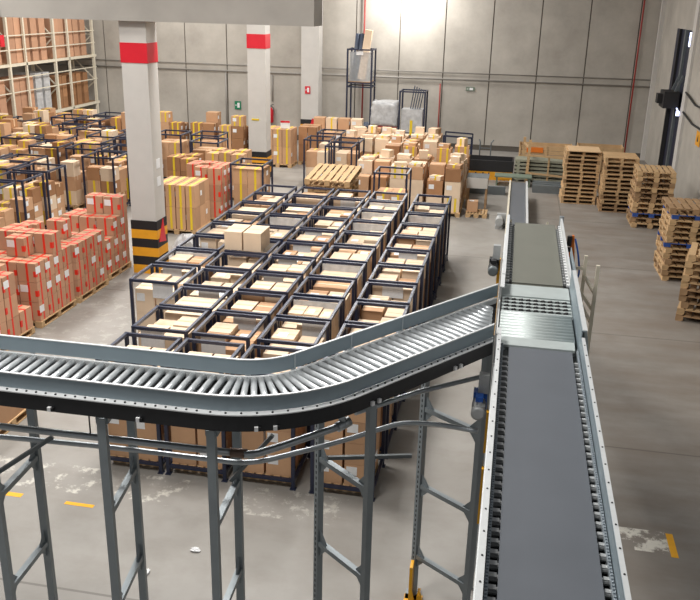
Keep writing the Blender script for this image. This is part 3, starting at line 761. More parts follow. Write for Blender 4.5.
def pallet_stack(x, y, n, w, d, h, desc, group, rz=0.0, kind='block', jit=0.03, mk='wood', z0=0.0, blue=()):
    for i in range(n):
        pos = 'topmost' if i == n - 1 else ('bottom' if i == 0 else f'{ORD[i + 1]} from the floor')
        pallet((x + R.uniform(-jit, jit), y + R.uniform(-jit, jit), z0 + i * (h + .0005)), rz + R.uniform(-.025, .025), f'wooden pallet, {pos}, in {desc}', group, w, d, h, kind, R.choice([mk, mk, 'wood_dark']), blue=i in blue)
pallet_stack(2.13, 26.8, 13, 1.03, 1.0, 0.124, 'the leftmost, board-topped stack', 'pallets of the board-topped stack')
tag(obj('plywood_board', MB().box(1.68, 2.62, 26.2, 27.2, 1.619, 1.645), M['ply']), 'pale plywood board on the leftmost pallet stack', 'board')
pallet_stack(3.17, 26.0, 13, 0.96, 1.0, 0.124, 'the second stack from left', 'pallets of the second stack')
pallet_stack(3.9, 24.35, 11, 1.0, 1.1, 0.142, 'the stack before the dark doorway', 'pallets before the doorway', kind='slat', blue=(2,))
pallet_stack(4.06, 19.55, 13, 1.1, 1.15, 0.128, 'the big stack by the right edge', 'pallets of the blue-marked stack', kind='slat', blue=(11, 6))
pallet_stack(4.1, 16.75, 10, 1.1, 1.0, 0.135, 'the nearest stack, cut by the right edge', 'pallets of the nearest stack', rz=-0.25, kind='slat')
# ------------------------------------------------------------------ red taped stacks at left
def pal_carton_block(x1, y0, nx, ny, bw, bd, hs, kind, desc, group, mt, heights, base=0.13, jit=0.008, labs=(0, 1, 2, None), withpal=True, mk='wood'):
    """block whose right face is at x1 and front at y0; heights[i][j] = number of layers"""
    W_, D_ = nx * bw, ny * bd
    if withpal: pallet((x1 - W_ / 2, y0 + D_ / 2, 0), 0, f'pallet under {desc}', 'pallets under carton stacks', round(W_ + .02, 2), round(D_, 2), base - .001, 'slat', mk)
    for i in range(nx):
        for j in range(ny):
            z = base
            n = heights(i, j)
            for l in range(n):
                h = hs[(i * 3 + j * 5 + l) % len(hs)]
                row = ('right' if i == nx - 1 else 'left') if nx == 2 else (['left', 'middle', 'right'][i] if nx == 3 else ('' if nx == 1 else f'{ORD[i + 1]}'))
                dep = ('front' if j == 0 else 'back') if ny == 2 else (['front', 'centre', 'back'][j] if ny == 3 else ('' if ny == 1 else f'{ORD[j + 1]}-deep'))
                lay = 'top' if l == n - 1 else f'{ORD[l + 1]}-layer'
                gp = .015 if jit <= .01 else .055; jj = min(jit, .02)
                carton(kind if not callable(kind) else kind(), bw - gp, bd - gp, h, (x1 - W_ + bw * (i + .5) + R.uniform(-jj, jj) * .4, y0 + bd * (j + .5) + R.uniform(-jj, jj) * .4, z),
                       ' '.join(f'{lay} {dep} {row} carton of {desc}'.split()), R.uniform(-.01, .01) * (.3 if jit <= .01 else 1) if l < n - 1 else R.uniform(-.06, .06) * (1 if jit > .01 else .1),
                       mt if not callable(mt) else mt(), R.choice(labs), group)
                z += h + .0055
RG = 'red-taped cartons'
pal_carton_block(-8.15, 11.2, 3, 4, 0.40, 0.39, (0.37, 0.39), 'red', 'the front red-taped stack', RG, 'card_red', lambda i, j: [[3, 3, 3, 3], [3, 3, 3, 3], [3, 3, 3, 1]][i][j])
pal_carton_block(-8.14, 12.98, 3, 4, 0.38, 0.32, (0.36, 0.37, 0.35), 'red', 'the second red-taped stack', RG, 'card_red', lambda i, j: [[3, 3, 4, 4], [3, 4, 4, 3], [3, 3, 4, 3]][i][j])
pal_carton_block(-8.12, 14.36, 3, 4, 0.38, 0.31, (0.35, 0.34, 0.36), 'red', 'the third red-taped stack', RG, 'card_red', lambda i, j: [[4, 3, 3, 2], [3, 4, 3, 2], [3, 3, 3, 3]][i][j])
pal_carton_block(-8.2, 15.8, 3, 3, 0.40, 0.36, (0.37, 0.38), 'red', 'the red-taped stack beside the striped pillar', RG, 'card_red', lambda i, j: [[2, 3, 3], [2, 3, 4], [2, 3, 4]][i][j])
# open low pallet in the aisle and orange pallet at far left
tag(obj('plywood_board', MB().box(-11.35, -10.5, 15.5, 16.6, 0.001, 0.03), M['ply']), 'flat board lying on the floor beside the left cages', 'board')
pal_carton_block(-6.55, 9.05, 1, 1, 0.8, 0.9, (0.42,), 'plain', 'the low box at the left under the roller conveyor', 'low cartons', 'card', lambda i, j: 1)

# ------------------------------------------------------------------ left field of cages and taped cartons
YG = 'mixed cartons in the left cages'
NUM = ['first', 'second', 'third', 'fourth', 'fifth', 'sixth', 'seventh', 'eighth', 'ninth', 'tenth', 'eleventh', 'twelfth', 'thirteenth', 'fourteenth']
ys = []; y = 16.85
while y < 31.5: ys.append(y); y += 1.12
for ri, y in enumerate(ys):
    x0 = -11.4 if y < 20.6 else -10.7
    if y > 22.5: x0 = -11.2
    if y > 25.0: x0 = -13.25
    if y > 30.2: break
    ci = 0; x = x0 - 0.45
    while x > -0.70 * y - 0.2 and x > -17.4 and ci < 6:
        gap = (ri in (3,) and ci == 0)
        cxj, cyj = x + R.uniform(-.06, .06), y + 0.45 + R.uniform(-.05, .05)
        if not gap:
            desc = f'left field, {NUM[ri]} row, {NUM[ci]} stack from the aisle'
            near_ = y < 22.5 and ci < 3
            has = R.random() < (0.9 if near_ else 0.45)
            ww, dd = 0.94, 0.96
            if has:
                cage(cxj, cyj, f'navy cage of the left field, {NUM[ri]} row from the front, {NUM[ci]} from the aisle', 'cages of the left field', w=ww, d=dd)
            else:
                pallet((cxj, cyj, 0), 0, f'pallet under {desc}', 'pallets under carton stacks', 0.95, 0.98, 0.129, 'slat', 'wood_dark')
            z0 = 0.141 if has else 0.131
            top = R.choice([1.15, 1.3, 1.45, 1.6]) if ci or ri > 4 else R.choice([0.8, 1.1, 1.3])
            bw, bd = 0.41, 0.4
            for (nm, sx, sy) in POS22:
                if R.random() < .12 and ci: continue
                nl = 3 if near_ else 2
                tt_ = top + R.choice([0, -.2, .12, -.08, .2 if not has else 0])
                hh = q5((tt_ - z0) / nl)
                for l in range(nl):
                    kd = R.choice(['yellow', 'yellow', 'plain']); 
                    carton(kd, bw - .02, bd - .02, hh, (cxj + sx * bw / 2, cyj + sy * bd / 2, z0 + l * (hh + .0035)),
                           f'{["bottom","middle","top"][l] if nl == 3 else ["lower","top"][l]} {nm} carton, {desc}',
                           R.uniform(-.012, .012), R.choice(['card', 'card', 'card_dark', 'card_pale']), R.choice([0, 1, 2, None]), YG)
        ci += 1; x -= 1.12

# ------------------------------------------------------------------ stacks behind the first pillar
YS = 'yellow-taped cartons behind the first pillar'
pal_carton_block(-7.72, 19.7, 4, 3, 0.27, 0.36, (0.56, 0.58), 'yellow', 'the tall yellow stack behind the nearest pillar', YS, 'card', lambda i, j: 2, labs=(None, None, 1))
pal_carton_block(-7.55, 21.1, 3, 3, 0.36, 0.34, (0.44, 0.45), 'red', 'the red-topped stack behind the yellow-taped one', 'red cartons behind the first pillar', 'card_red', lambda i, j: [[2, 3, 3], [3, 2, 3], [3, 3, 3]][i][j])
cage(-6.95, 22.0, 'navy cage of yellow-taped cartons right of the red-topped stack', 'single cages', w=0.94, d=0.96)
for nm, sx, sy in POS22:
    for l in range(3):
        carton('yellow', 0.40, 0.38, 0.42, (-6.95 + sx * .205, 22.0 + sy * .2, 0.141 + l * .4235), f'{["bottom","middle","top"][l]} {nm} yellow-taped carton in the cage beside the red-topped stack', 0, 'card', 2, YS)
pal_carton_block(-7.75, 23.7, 3, 2, 0.38, 0.45, (0.4, 0.44), 'yellow', 'the stack behind the yellow cage', YS, 'card', lambda i, j: 3)
pal_carton_block(-9.1, 23.2, 2, 2, 0.42, 0.45, (0.4, 0.36), 'yellow', 'the stack left of the yellow cage stack', YS, 'card_dark', lambda i, j: 3)
# cages in front of the back wall, left of second pillar
BW = 'cartons in the cages left of the second pillar'
for k, (x, y) in enumerate(((-12.2, 26.3), (-10.95, 26.2), (-9.75, 26.4), (-9.3, 25.1))):
    dsc = ['leftmost', 'second', 'third', 'foremost'][k]
    cage(x, y, f'{dsc} of the four navy cages standing left of the second pillar', 'cages left of the second pillar', w=0.94, d=0.96)
    for nm, sx, sy in POS22:
        for l in range(2):
            h = R.choice([0.5, 0.56, 0.62])
            carton(R.choice(['yellow', 'plain']), 0.40, 0.38, 0.56, (x + sx * .205, y + sy * .2, 0.141 + l * .5635), f'{["lower","top"][l]} {nm} carton in the {dsc} cage left of the second pillar', 0, R.choice(['card', 'card_dark']), R.choice([0, 1, None]), BW)
for k, (x, y) in enumerate(((-13.4, 31.7), (-12.1, 31.9), (-10.8, 31.6), (-9.6, 31.8))):
    pal_carton_block(x + .5, y, 2, 2, 0.5, 0.45, (0.42, 0.46, 0.38), lambda: R.choice(['yellow', 'plain']), f'{["leftmost","second","third","rightmost"][k]} back stack left of the second pillar', 'cartons stacked before the back wall', lambda: R.choice(['card', 'card_dark']), lambda i, j: 2 + ((i * 2 + j + k) % 4 == 0))
# right of second pillar
pal_carton_block(-7.75, 29.2, 3, 2, 0.34, 0.45, (0.6, 0.62), 'yellow', 'the stack of upright cartons right of the second pillar', 'upright cartons by the second pillar', 'card', lambda i, j: 2, jit=.004)
pal_carton_block(-7.0, 29.95, 2, 2, 0.34, 0.45, (0.62,), 'plain', 'the narrow stack right of the upright yellow ones', 'upright cartons by the second pillar', 'card_dark', lambda i, j: 2, jit=.004)
t = thing('stack_sign', 'white sign with red top standing on the upright cartons right of the second pillar', 'sign', (-8.02, 29.4, 1.375))
obj('panel', MB().box(-0.17, 0.17, 0, 0.02, 0.0, 0.27), M['paper'], t); obj('stripe', MB().box(-0.17, 0.17, -0.006, -0.001, 0.2, 0.27), M['red'], t)
for k, (x, y) in enumerate(((-6.12, 26.65), (-5.2, 25.65), (-5.15, 26.65), (-6.05, 28.2))):
    dsc = ['left', 'front right', 'rear right', 'hindmost'][k]
    cage(x, y, f'{dsc} navy cage of the four right of the second pillar', 'cages right of the second pillar', w=0.86, d=0.9)
    for nm, sx, sy in POS22:
        for l in range(2 if k != 1 else 1):
            carton(R.choice(['yellow', 'plain', 'plain']), 0.36, 0.34, 0.5, (x + sx * .185, y + sy * .18, 0.141 + l * .5035), f'{["lower","top"][l]} {nm} carton in the {dsc} cage right of the second pillar', 0, R.choice(['card', 'card_pale']), R.choice([0, 1, None]), 'cartons in cages right of the second pillar')
pal_carton_block(-5.6, 31.0, 4, 2, 0.48, 0.5, (0.5, 0.42, 0.46), lambda: R.choice(['yellow', 'plain', 'plain']), 'the heap against the back wall pillar', 'cartons heaped by the wall pillar', lambda: R.choice(['card', 'card_pale']), lambda i, j: 2 + (i * 2 + j) % 2, jit=.03)

# ------------------------------------------------------------------ central heap
CG = 'cartons of the central heap'; HEAP = []
k = 0
for bj, y0 in enumerate((23.55, 24.75, 25.95, 27.15, 28.2)):
    for bi, x1 in enumerate((-1.3, -2.35, -3.4, -4.45)):
        if bj == 4 and bi == 0: continue
        if bj < 3 and bi == 3: continue
        nm = f'the {["rightmost","second","third","leftmost"][bi]} pallet in the heap\'s {["front","second","third","fourth","back"][bj]} row'
        Hh = [[R.choice([2, 3, 3] if not (bi == 0 and bj == 3) else [1, 2]) for _ in range(3)] for _ in range(3)]
        HEAP.append((x1, y0, bi, bj))
        nl = (lambda Hh: (lambda i, j: Hh[i][j]))(Hh)
        pal_carton_block(x1 + R.uniform(-.03, .0), y0, 2, 2, 0.5, 0.52, (0.40, 0.46, 0.36) if bj < 2 else (0.46, 0.5, 0.42), lambda: R.choice(['yellow', 'plain', 'plain']), nm, CG,
                         lambda: R.choice(['card', 'card_pale', 'card_pale', 'card_dark']), nl, jit=.03)
# small loose cartons lying on top of the heap
tops = {}
for o in CARTONS:
    if o['group'] == CG: tops[(round(o.location.x, 1), round(o.location.y, 1))] = max(tops.get((round(o.location.x, 1), round(o.location.y, 1)), (0, None)), (o.location.z + o.data.vertices[-1].co.z, o), key=lambda t: t[0])
for k_, (z_, o) in enumerate(sorted(tops.values(), key=lambda t: (t[1].location.y, t[1].location.x))):
    if R.random() < 0.3: continue
    nm = o['label'].replace('top ', '', 1).replace(' carton of', ' of')
    w_, d_, h_ = R.choice(((0.34, 0.26, 0.12), (0.3, 0.24, 0.2), (0.4, 0.3, 0.1), (0.26, 0.26, 0.24), (0.36, 0.22, 0.08)))
    c = carton(R.choice(['plain', 'plain', 'yellow']), w_, d_, h_, (o.location.x + R.uniform(-.04, .04), o.location.y + R.uniform(-.04, .04), z_ + .005), f'small carton on the {nm}', R.uniform(-.5, .5), R.choice(['card', 'card_pale', 'card_pale']), R.choice([0, 3, None]), 'small cartons on the heap')
# navy cage before the heap
cage(-3.05, 22.0, 'navy cage standing alone between the cage block and the central heap', 'single cages', w=0.9, d=0.9)
for nm, sx, sy in POS22:
    carton('plain', 0.38, 0.36, 0.42, (-3.05 + sx * .195, 22.0 + sy * .19, 0.141), f'{nm} carton in the lone navy cage before the central heap', 0, 'card_dark', 0, 'cartons in the lone cage')
    carton('yellow', 0.38, 0.36, 0.42, (-3.05 + sx * .195, 22.0 + sy * .19, 0.565), f'upper {nm} carton in the lone navy cage before the central heap', 0, 'card', 0, 'cartons in the lone cage')
# pallets stacked behind the cage block, the top one slanting
for i in range(10):
    pallet((-4.36, 20.62, i * 0.1435), 0, f'pallet, {ORD[i + 1]} from the floor, in the stack behind the cage block', 'pallets behind the cage block', 1.1, 1.05, 0.143, 'slat', R.choice(['wood', 'wood_dark']))
pallet((-4.36, 20.62, 1.525), 0, 'pallet tilted on top of the stack behind the cage block', 'pallets behind the cage block', 1.15, 1.35, 0.143, 'slat', 'wood', rot=(0.12, 0, -0.04))
# table with grey panel and small pallet
t = thing('work_table', 'small wooden table with a grey top right of the central heap', 'table', (-0.92, 25.1, 0))
obj('table_top', MB().box(-0.32, 0.32, -0.35, 0.35, 0.9, 0.94), M['steelbeam'], t); obj('table_apron', MB().box(-0.3, 0.3, -0.33, 0.33, 0.8, 0.9), M['wood_dark'], t)
for sx in (-1, 1):
    for sy in (-1, 1): obj('leg', MB().box(sx * .27 - .03, sx * .27 + .03, sy * .3 - .03, sy * .3 + .03, 0, 0.8), M['wood_dark'], t)
obj('front_panel', MB().box(-0.3, 0.3, -0.36, -0.345, 0.62, 0.93), M['pillar'], t)
pallet((-0.85, 23.95, 0), 0, 'small pallet on the floor in front of the grey-topped table', 'single pallets', 0.6, 0.6, 0.13, 'slat', 'wood')
carton('plain', 0.3, 0.3, 0.3, (-0.98, 23.95, 0.1305), 'small open carton on the little pallet by the grey-topped table', 0, 'card', 3, 'single cartons')

# ------------------------------------------------------------------ goods against the back wall
def tall_cage(x, y, z, w, d, h, label):
    t = thing('steel_cage', label, 'cage', (x, y, z), 0, 'tall cages by the back wall')
    for sx in (-1, 1):
        for sy in (-1, 1): obj('post', MB().box(-.03, .03, -.03, .03, 0, h), M['navy'], t, (sx * (w / 2 - .03), sy * (d / 2 - .03), 0))
    for z_ in (0.12, h - .03):
        for sy in (-1, 1): obj('rail', MB().box(-w / 2 + .06, w / 2 - .06, -.025, .025, -.025, .025), M['navy'], t, (0, sy * (d / 2 - .03), z_))
        for sx in (-1, 1): obj('rail', MB().box(-.025, .025, -d / 2 + .06, d / 2 - .06, -.025, .025), M['navy'], t, (sx * (w / 2 - .03), 0, z_))
    obj('deck', MB().box(-w / 2 + .06, w / 2 - .06, -d / 2 + .06, d / 2 - .06, 0.145, 0.17), M['wood_dark'], t)
    return t
X, Y = -6.0, 33.2
tall_cage(X, Y, 0, 1.0, 0.9, 2.62, 'lower navy cage of the tall double stack before the back wall')
tall_cage(X, Y, 2.621, 1.0, 0.9, 1.38, 'upper navy cage of the tall double stack before the back wall')
t = thing('wrapped_goods', 'clear film wrapped goods inside the upper cage by the back wall', 'wrapped load', (X, Y, 2.795))
obj('film', MB().box(-0.4, 0.4, -0.35, 0.35, 0, 1.08), M['film'], t)
obj('board', MB().box(0.0, 0.28, -0.1, 0.1, 0.06, 1.9, rot=Matrix.Rotation(math.radians(8), 3, 'Y')), M['card_pale'], t)
for dx in (-0.25, -0.08): obj('dark_roll', MB().tube([(dx - .06, 0, .02), (dx + .08, 0.05, 1.75)], 0.09, 12), M['slate'], t, smooth=True)
obj('paper_sign', MB().box(-0.15, 0.12, -0.37, -0.362, 0.98, 1.2), M['paper'], t)
tag(obj('crate_load', MB().box(-6.4, -5.6, 32.85, 33.5, 0.171, 0.6).box(-6.35, -5.9, 32.9, 33.4, 0.6, 0.95).tube([(-6.35, 33.0, 1.0), (-5.65, 33.2, 1.1)], 0.14, 8).tube([(-6.3, 33.3, 1.02), (-5.6, 33.3, 0.98)], 0.13, 8).box(-5.95, -5.6, 32.9, 33.4, 0.6, 0.85), M['slate']),
    'dark mixed load inside the lower cage of the double stack', 'load')
# wrapped bale on boxes
t = thing('wrapped_pallet', 'film wrapped bale on a pallet between the two tall cages', 'wrapped load', (-4.9, 32.6, 0))
obj('base_load', MB().box(-0.5, 0.5, -0.45, 0.45, 0.131, 0.85), M['card_dark'], t)
obj('white_layer', MB().box(-0.5, 0.5, -0.46, 0.46, 0.85, 1.2), M['film_solid'], t)
bb = bmesh.new(); bmesh.ops.create_cube(bb, size=1); bmesh.ops.subdivide_edges(bb, edges=bb.edges, cuts=6, use_grid_fill=True)
rr = random.Random(3)
for v in bb.verts:
    v.co = Vector((v.co.x * 1.02, v.co.y * 0.9, v.co.z * 0.9)); v.co += Vector((rr.uniform(-.03, .03), rr.uniform(-.03, .03), rr.uniform(-.03, .03)))
    if v.co.z > 0.3: v.co.x *= 0.92
me = bpy.data.meshes.new('bale'); bb.to_mesh(me); bb.free(); me.materials.append(M['film_solid'])
for p in me.polygons: p.use_smooth = True
link('bale', me, t, (0, 0, 1.68))
obj('strap', MB().box(-0.51, 0.51, -0.465, 0.465, 1.2, 1.24), M['pipe_red'], t)
pallet((-4.9, 32.6, 0), 0, 'wooden pallet under the film wrapped bale', 'single pallets', 1.0, 0.92, 0.13, 'slat', 'wood_dark')
tall_cage(-3.82, 32.4, 0, 1.0, 0.85, 2.6, 'navy cage with slanting slats right of the wrapped bale')
t = thing('wrapped_goods', 'film wrapped slats leaning out of the cage right of the bale', 'wrapped load', (-3.82, 32.4, 0.171))
obj('film', MB().box(-0.4, 0.4, -0.35, 0.3, 0.9, 1.75), M['film_solid'], t)
obj('base_load', MB().box(-0.4, 0.4, -0.35, 0.3, 0.0, 0.9), M['slate'], t)
for i in range(5): obj('slat', MB().bar((-0.18 + i * .085, -0.05, 1.2), (0.03 + i * .085, 0.0, 2.6 - i * .04), 0.03, 0.1), M['slate'], t)
obj('yellow_strap', MB().box(-0.06, 0.04, -0.365, -0.355, 0.8, 1.35), M['yellow_tape'], t)
# leaning navy end frame and sack truck
t = thing('cage_end_frame', 'dark navy tube frame standing before the back wall right of the heap', 'frame', (-1.95, 30.6, 0))
obj('tube_frame', MB().bar((-0.5, 0, 0), (-0.5, 0, 1.25), 0.06).bar((0.5, 0, 0), (0.5, 0, 1.2), 0.06).bar((-0.5, 0, 1.23), (0.52, 0, 1.2), 0.06), M['navy'], t)
obj('rear_frame', MB().bar((-0.48, 0.5, 0), (-0.48, 0.5, 1.32), 0.05).bar((0.5, 0.5, 0), (0.5, 0.5, 1.28), 0.05).bar((-0.48, 0.5, 1.3), (0.5, 0.5, 1.27), 0.05), M['navy'], t)
obj('base', MB().box(-0.5, 0.5, 0.03, 0.47, 0.05, 0.1), M['navy'], t)
t = thing('hand_truck', 'small grey sack truck standing behind the black container', 'hand truck', (-0.98, 31.6, 0))
obj('frame', MB().tube([(-0.2, 0, 0.1), (-0.2, 0.05, 0.9), (-0.24, 0.1, 1.0)], 0.025, 8).tube([(0.2, 0, 0.1), (0.2, 0.05, 0.9), (0.28, 0.1, 1.0)], 0.025, 8).bar((-0.2, 0, 0.3), (0.2, 0, 0.3), 0.03).bar((-0.2, 0.04, 0.7), (0.2, 0.04, 0.7), 0.03), M['steelbeam'], t)
obj('toe_plate', MB().box(-0.22, 0.22, -0.25, 0, 0.02, 0.04), M['steelbeam'], t)
for sx in (-1, 1): obj('wheel', MB().tube([(sx * .2, .08, .1), (sx * .26, .08, .1)], 0.1, 12), M['rubber'], t)
t = thing('container_bin', 'long black container with amber front lip before the back wall', 'container', (-0.85, 29.8, 0))
b = MB(); b.box(-0.98, 0.95, -0.5, 0.5, 0.28, 0.34)
for a in ((-0.98, 0.95, -0.5, -0.44), (-0.98, 0.95, 0.44, 0.5), (-0.98, -0.92, -0.44, 0.44), (0.89, 0.95, -0.44, 0.44)): b.box(*a, 0.34, 0.66)
obj('tub', b, M['blackpaint'], t)
obj('amber_skirt', MB().box(-0.95, 0.92, -0.52, -0.46, 0.0, 0.275).box(-0.95, 0.92, 0.42, 0.5, 0, .275), M['amber'], t)
obj('slot', MB().box(-0.35, -0.3, -0.53, -0.521, 0.16, 0.25).box(-0.1, -0.05, -0.53, -0.521, 0.16, 0.25).box(0.1, 0.15, -.53, -.521, .16, .25), M['blackpaint'], t)
# steel profiles and plank pile
for i in range(6):
    tag(obj('plank', MB().box(0.13, 2.1, 29.3, 30.0, 0.06 + i * 0.125, 0.06 + i * 0.125 + 0.07).box(0.2, 0.3, 29.3, 30, 0.008 + i * .125, .06 + i * .125).box(1.85, 1.95, 29.3, 30, 0.008 + i * .125, .06 + i * .125), M['plank']),
        f'grey green plank bundle, {ORD[i + 1]} from the floor, left of the board-topped pallet stack', 'planks', 'plank bundles')
t = thing('timber_rack', 'raw timber post rack around the grey green planks', 'rack', (1.0, 29.2, 0))
obj('post', MB().bar((-0.45, 0, 0), (-0.42, 0, 1.45), 0.09), M['wood'], t); obj('post', MB().bar((-0.6, 0.95, 0), (-0.6, 0.95, 1.4), 0.09), M['wood'], t)
obj('post', MB().bar((0.25, -0.02, 0), (0.25, -0.02, 0.9), 0.06), M['wood'], t)
obj('crosspiece', MB().bar((-0.45, -0.06, 0.34), (1.1, -0.06, 0.26), 0.06), M['wood'], t); obj('crosspiece', MB().bar((-0.42, -0.06, 0.95), (1.1, -0.06, 0.86), 0.05), M['wood'], t)
obj('crosspiece', MB().bar((-0.45, 0, 1.2), (-0.6, 0.95, 1.2), 0.06), M['wood'], t)
for i in range(3):
    y = 27.6 + i * 0.32
    tag(obj('steel_profile', MB().box(0.75, 2.3, y, y + .02, 0, 0.22).box(0.75, 2.3, y, y + .22, 0.22, 0.24).box(0.75, 2.3, y + .01, y + .22, 0.0, 0.015), M['steelbeam']),
        f'grey steel profile on the floor by the far belt, {["nearest","middle","rearmost"][i]} of three', 'steel profile', 'steel profiles')
tag(obj('steel_profile', MB().box(-1.3, -0.1, 26.9, 27.3, 0, 0.2).box(-1.3, -.1, 26.9, 26.92, .2, .26), M['steelbeam']), 'grey steel profile on the floor left of the far belt', 'steel profile')
tag(obj('green_board', MB().box(-0.5, 0.72, 28.3, 28.9, 0.3, 0.34).box(-0.45, -0.4, 28.35, 28.85, 0, 0.3).box(0.62, 0.67, 28.35, 28.85, 0, 0.3), M['dkgreen']), 'dull green low bench behind the end of the far belt', 'bench')
def crate(x, y, w, d, h, label):
    t = thing('wooden_crate', label, 'crate', (x, y, 0), 0, 'open wooden crates at the back wall')
    b = MB(); n = 5
    for i in range(n):
        z = 0.12 + i * (h - .12) / n
        for yy in (-d / 2, d / 2 - .02): b.box(-w / 2, w / 2, yy, yy + .02, z, z + (h - .12) / n - .03)
    for xx in (-w / 2 - .0, w / 2 - .02): b.box(xx, xx + .02, -d / 2 + .02, d / 2 - .02, 0.12, h)
    obj('side_boards', b, M['wood'], t)
    obj('floor_boards', MB().box(-w / 2, w / 2, -d / 2, d / 2, 0.08, 0.12).box(-w / 2, -w / 2 + .1, -d / 2, d / 2, 0, .08).box(w / 2 - .1, w / 2, -d / 2, d / 2, 0, .08), M['wood_dark'], t)
    for xx in (-w / 2, 0, w / 2 - .06): obj('corner_post', MB().box(xx, xx + .06, -d / 2 - .03, -d / 2, 0.0, h), M['wood'], t)
    obj('orange_print', MB().box(-w * .36, -w * .05, -d / 2 - .035, -d / 2 - .031, h * .72, h * .92), M['orange'], t)['label'] = 'orange printed panel'
crate(1.2, 32.0, 1.9, 0.9, 0.92, 'open wooden crate with orange print behind the plank pile')
crate(3.15, 32.2, 1.6, 0.9, 0.95, 'open wooden crate with orange print behind the two tall pallet stacks')

# ------------------------------------------------------------------ pallet rack in the far left
rk = thing('pallet_rack', 'tall cream pallet rack filled with brown cartons at the far left', 'rack', (-18.6, 31.8, 0))
ro_ = (18.6, -31.8, 0)
XF, XB = -18.1, -19.1
for y in (28.6, 31.8, 35.0):
    u = link('upright_frame', None, rk)
    for x in (XF, XB): obj('upright', MB().box(x - .05, x + .05, y - .05, y + .05, 0, 5.6), M['cream'], u, ro_)
    br = MB(); z = 0.3; s_ = 1
    while z < 5.0:
        br.bar((XF, y, z), (XB, y, z), 0.045)
        br.bar((XF if s_ > 0 else XB, y, z), (XB if s_ > 0 else XF, y, z + 0.95), 0.045); z += 0.95; s_ = -s_
    obj('lattice', br, M['cream'], u, ro_)
for y in (29.7, 32.9):
    obj('post', MB().box(XF - .04, XF + .04, y - .04, y + .04, 0, 5.6), M['cream'], rk, ro_)
for z in (1.3, 3.27):
    for x in (XF, XB): obj('beam', MB().box(x - .04, x + .04, 27.0, 35.2, z - .1, z), M['blackpaint' if z > 3 else 'orange'] if x == XB else M['cream'], rk, ro_)
    obj('shelf', MB().box(XB + .05, XF - .05, 27.0, 35.2, z - .03, z - .001), M['wood_dark'], rk, ro_)
for z in (2.25, 2.75, 3.75, 4.25):
    obj('rail', MB().box(XF - .015, XF + .015, 27.0, 35.2, z - .018, z + .018), M['cream'], rk, ro_)
RKG = 'large cartons on the pallet rack'
for lv, z in enumerate((1.3, 3.27)):
    for i, y in enumerate((27.6, 28.1, 29.05, 29.5, 30.0, 30.6, 31.2, 32.2, 32.6, 33.3, 33.8, 34.4)):
        if lv == 0 and i in (5, 6):
            t = tag(obj('wrapped_goods', MB().box(-18.95, -18.2, y - .22, y + .22, z, z + 1.5), M['film_solid']), f'pale film wrapped load on the lower shelf of the rack, {["left","right"][i - 5]} of two', 'wrapped load', 'wrapped loads on the rack'); continue
        if lv == 0 and i > 6:
            for l in range(3):
                carton('plain', 0.62, 0.36, 0.42, (-18.55, y, z + l * .4235), f'{["bottom","middle","top"][l]} carton, lower rack shelf, pile {NUM[i - 7]} from the wrapped loads', R.uniform(-.03, .03), 'card_dark', None, RKG, tape=False)
            continue
        carton('plain', 0.7, 0.42, 1.45 if lv == 0 else 1.6, (-18.55, y, z), f'tall carton {NUM[i]} from the left on the {["lower","upper"][lv]} shelf of the rack', 0, 'card_red', None, RKG, tape=False)
obj('red_tag', MB().box(-18.03, -18.0, 28.05, 28.3, 3.9, 4.3), M['red'], rk, ro_)['label'] = 'red tag'

# ------------------------------------------------------------------ loose items
def blob(name, loc, sx, sy, sz, m, label, cat, seed=1, amp=0.18):
    bm = bmesh.new(); bmesh.ops.create_icosphere(bm, subdivisions=3, radius=1); rr = random.Random(seed)
    for v in bm.verts:
        k = 1 + rr.uniform(-amp, amp); v.co = Vector((v.co.x * sx * k, v.co.y * sy * k, max(v.co.z, -0.6) * sz * k))
    mz = min(v.co.z for v in bm.verts)
    for v in bm.verts: v.co.z = max(v.co.z - mz - 0.02 * sz, 0)
    me = bpy.data.meshes.new(name); bm.to_mesh(me); bm.free(); me.materials.append(m)
    return tag(link(name, me, None, loc), label, cat)
blob('plastic_bundle', (-7.0, 17.25, 0), 0.32, 0.36, 0.42, M['film_solid'], 'crumpled bundle of clear plastic wrap beside the striped pillar', 'plastic wrap', 5)
blob('paper_scrap', (-3.06, 7.4, 0), 0.05, 0.035, 0.02, M['paper'], 'crumpled white paper scrap on the floor, farther from the camera', 'paper', 2, .3)
blob('paper_scrap', (-3.42, 6.92, 0), 0.025, 0.05, 0.02, M['paper'], 'narrow white paper scrap on the floor beside a conveyor leg', 'paper', 3, .3)
for k, (x0, x1, y0, y1, lab) in enumerate(((-5.9, -5.5, 7.92, 8.0, 'worn yellow line dash on the floor at the left edge'), (-4.92, -4.55, 7.91, 7.97, 'worn yellow line dash on the floor between the left conveyor legs'),
                                            (2.14, 2.22, 8.47, 8.93, 'yellow paint patch on the floor beside the chipped white lettering'))):
    tag(obj('floor_mark', MB().box(x0, x1, y0, y1, 0.0, 0.002), M['yellow']), lab, 'floor marking')

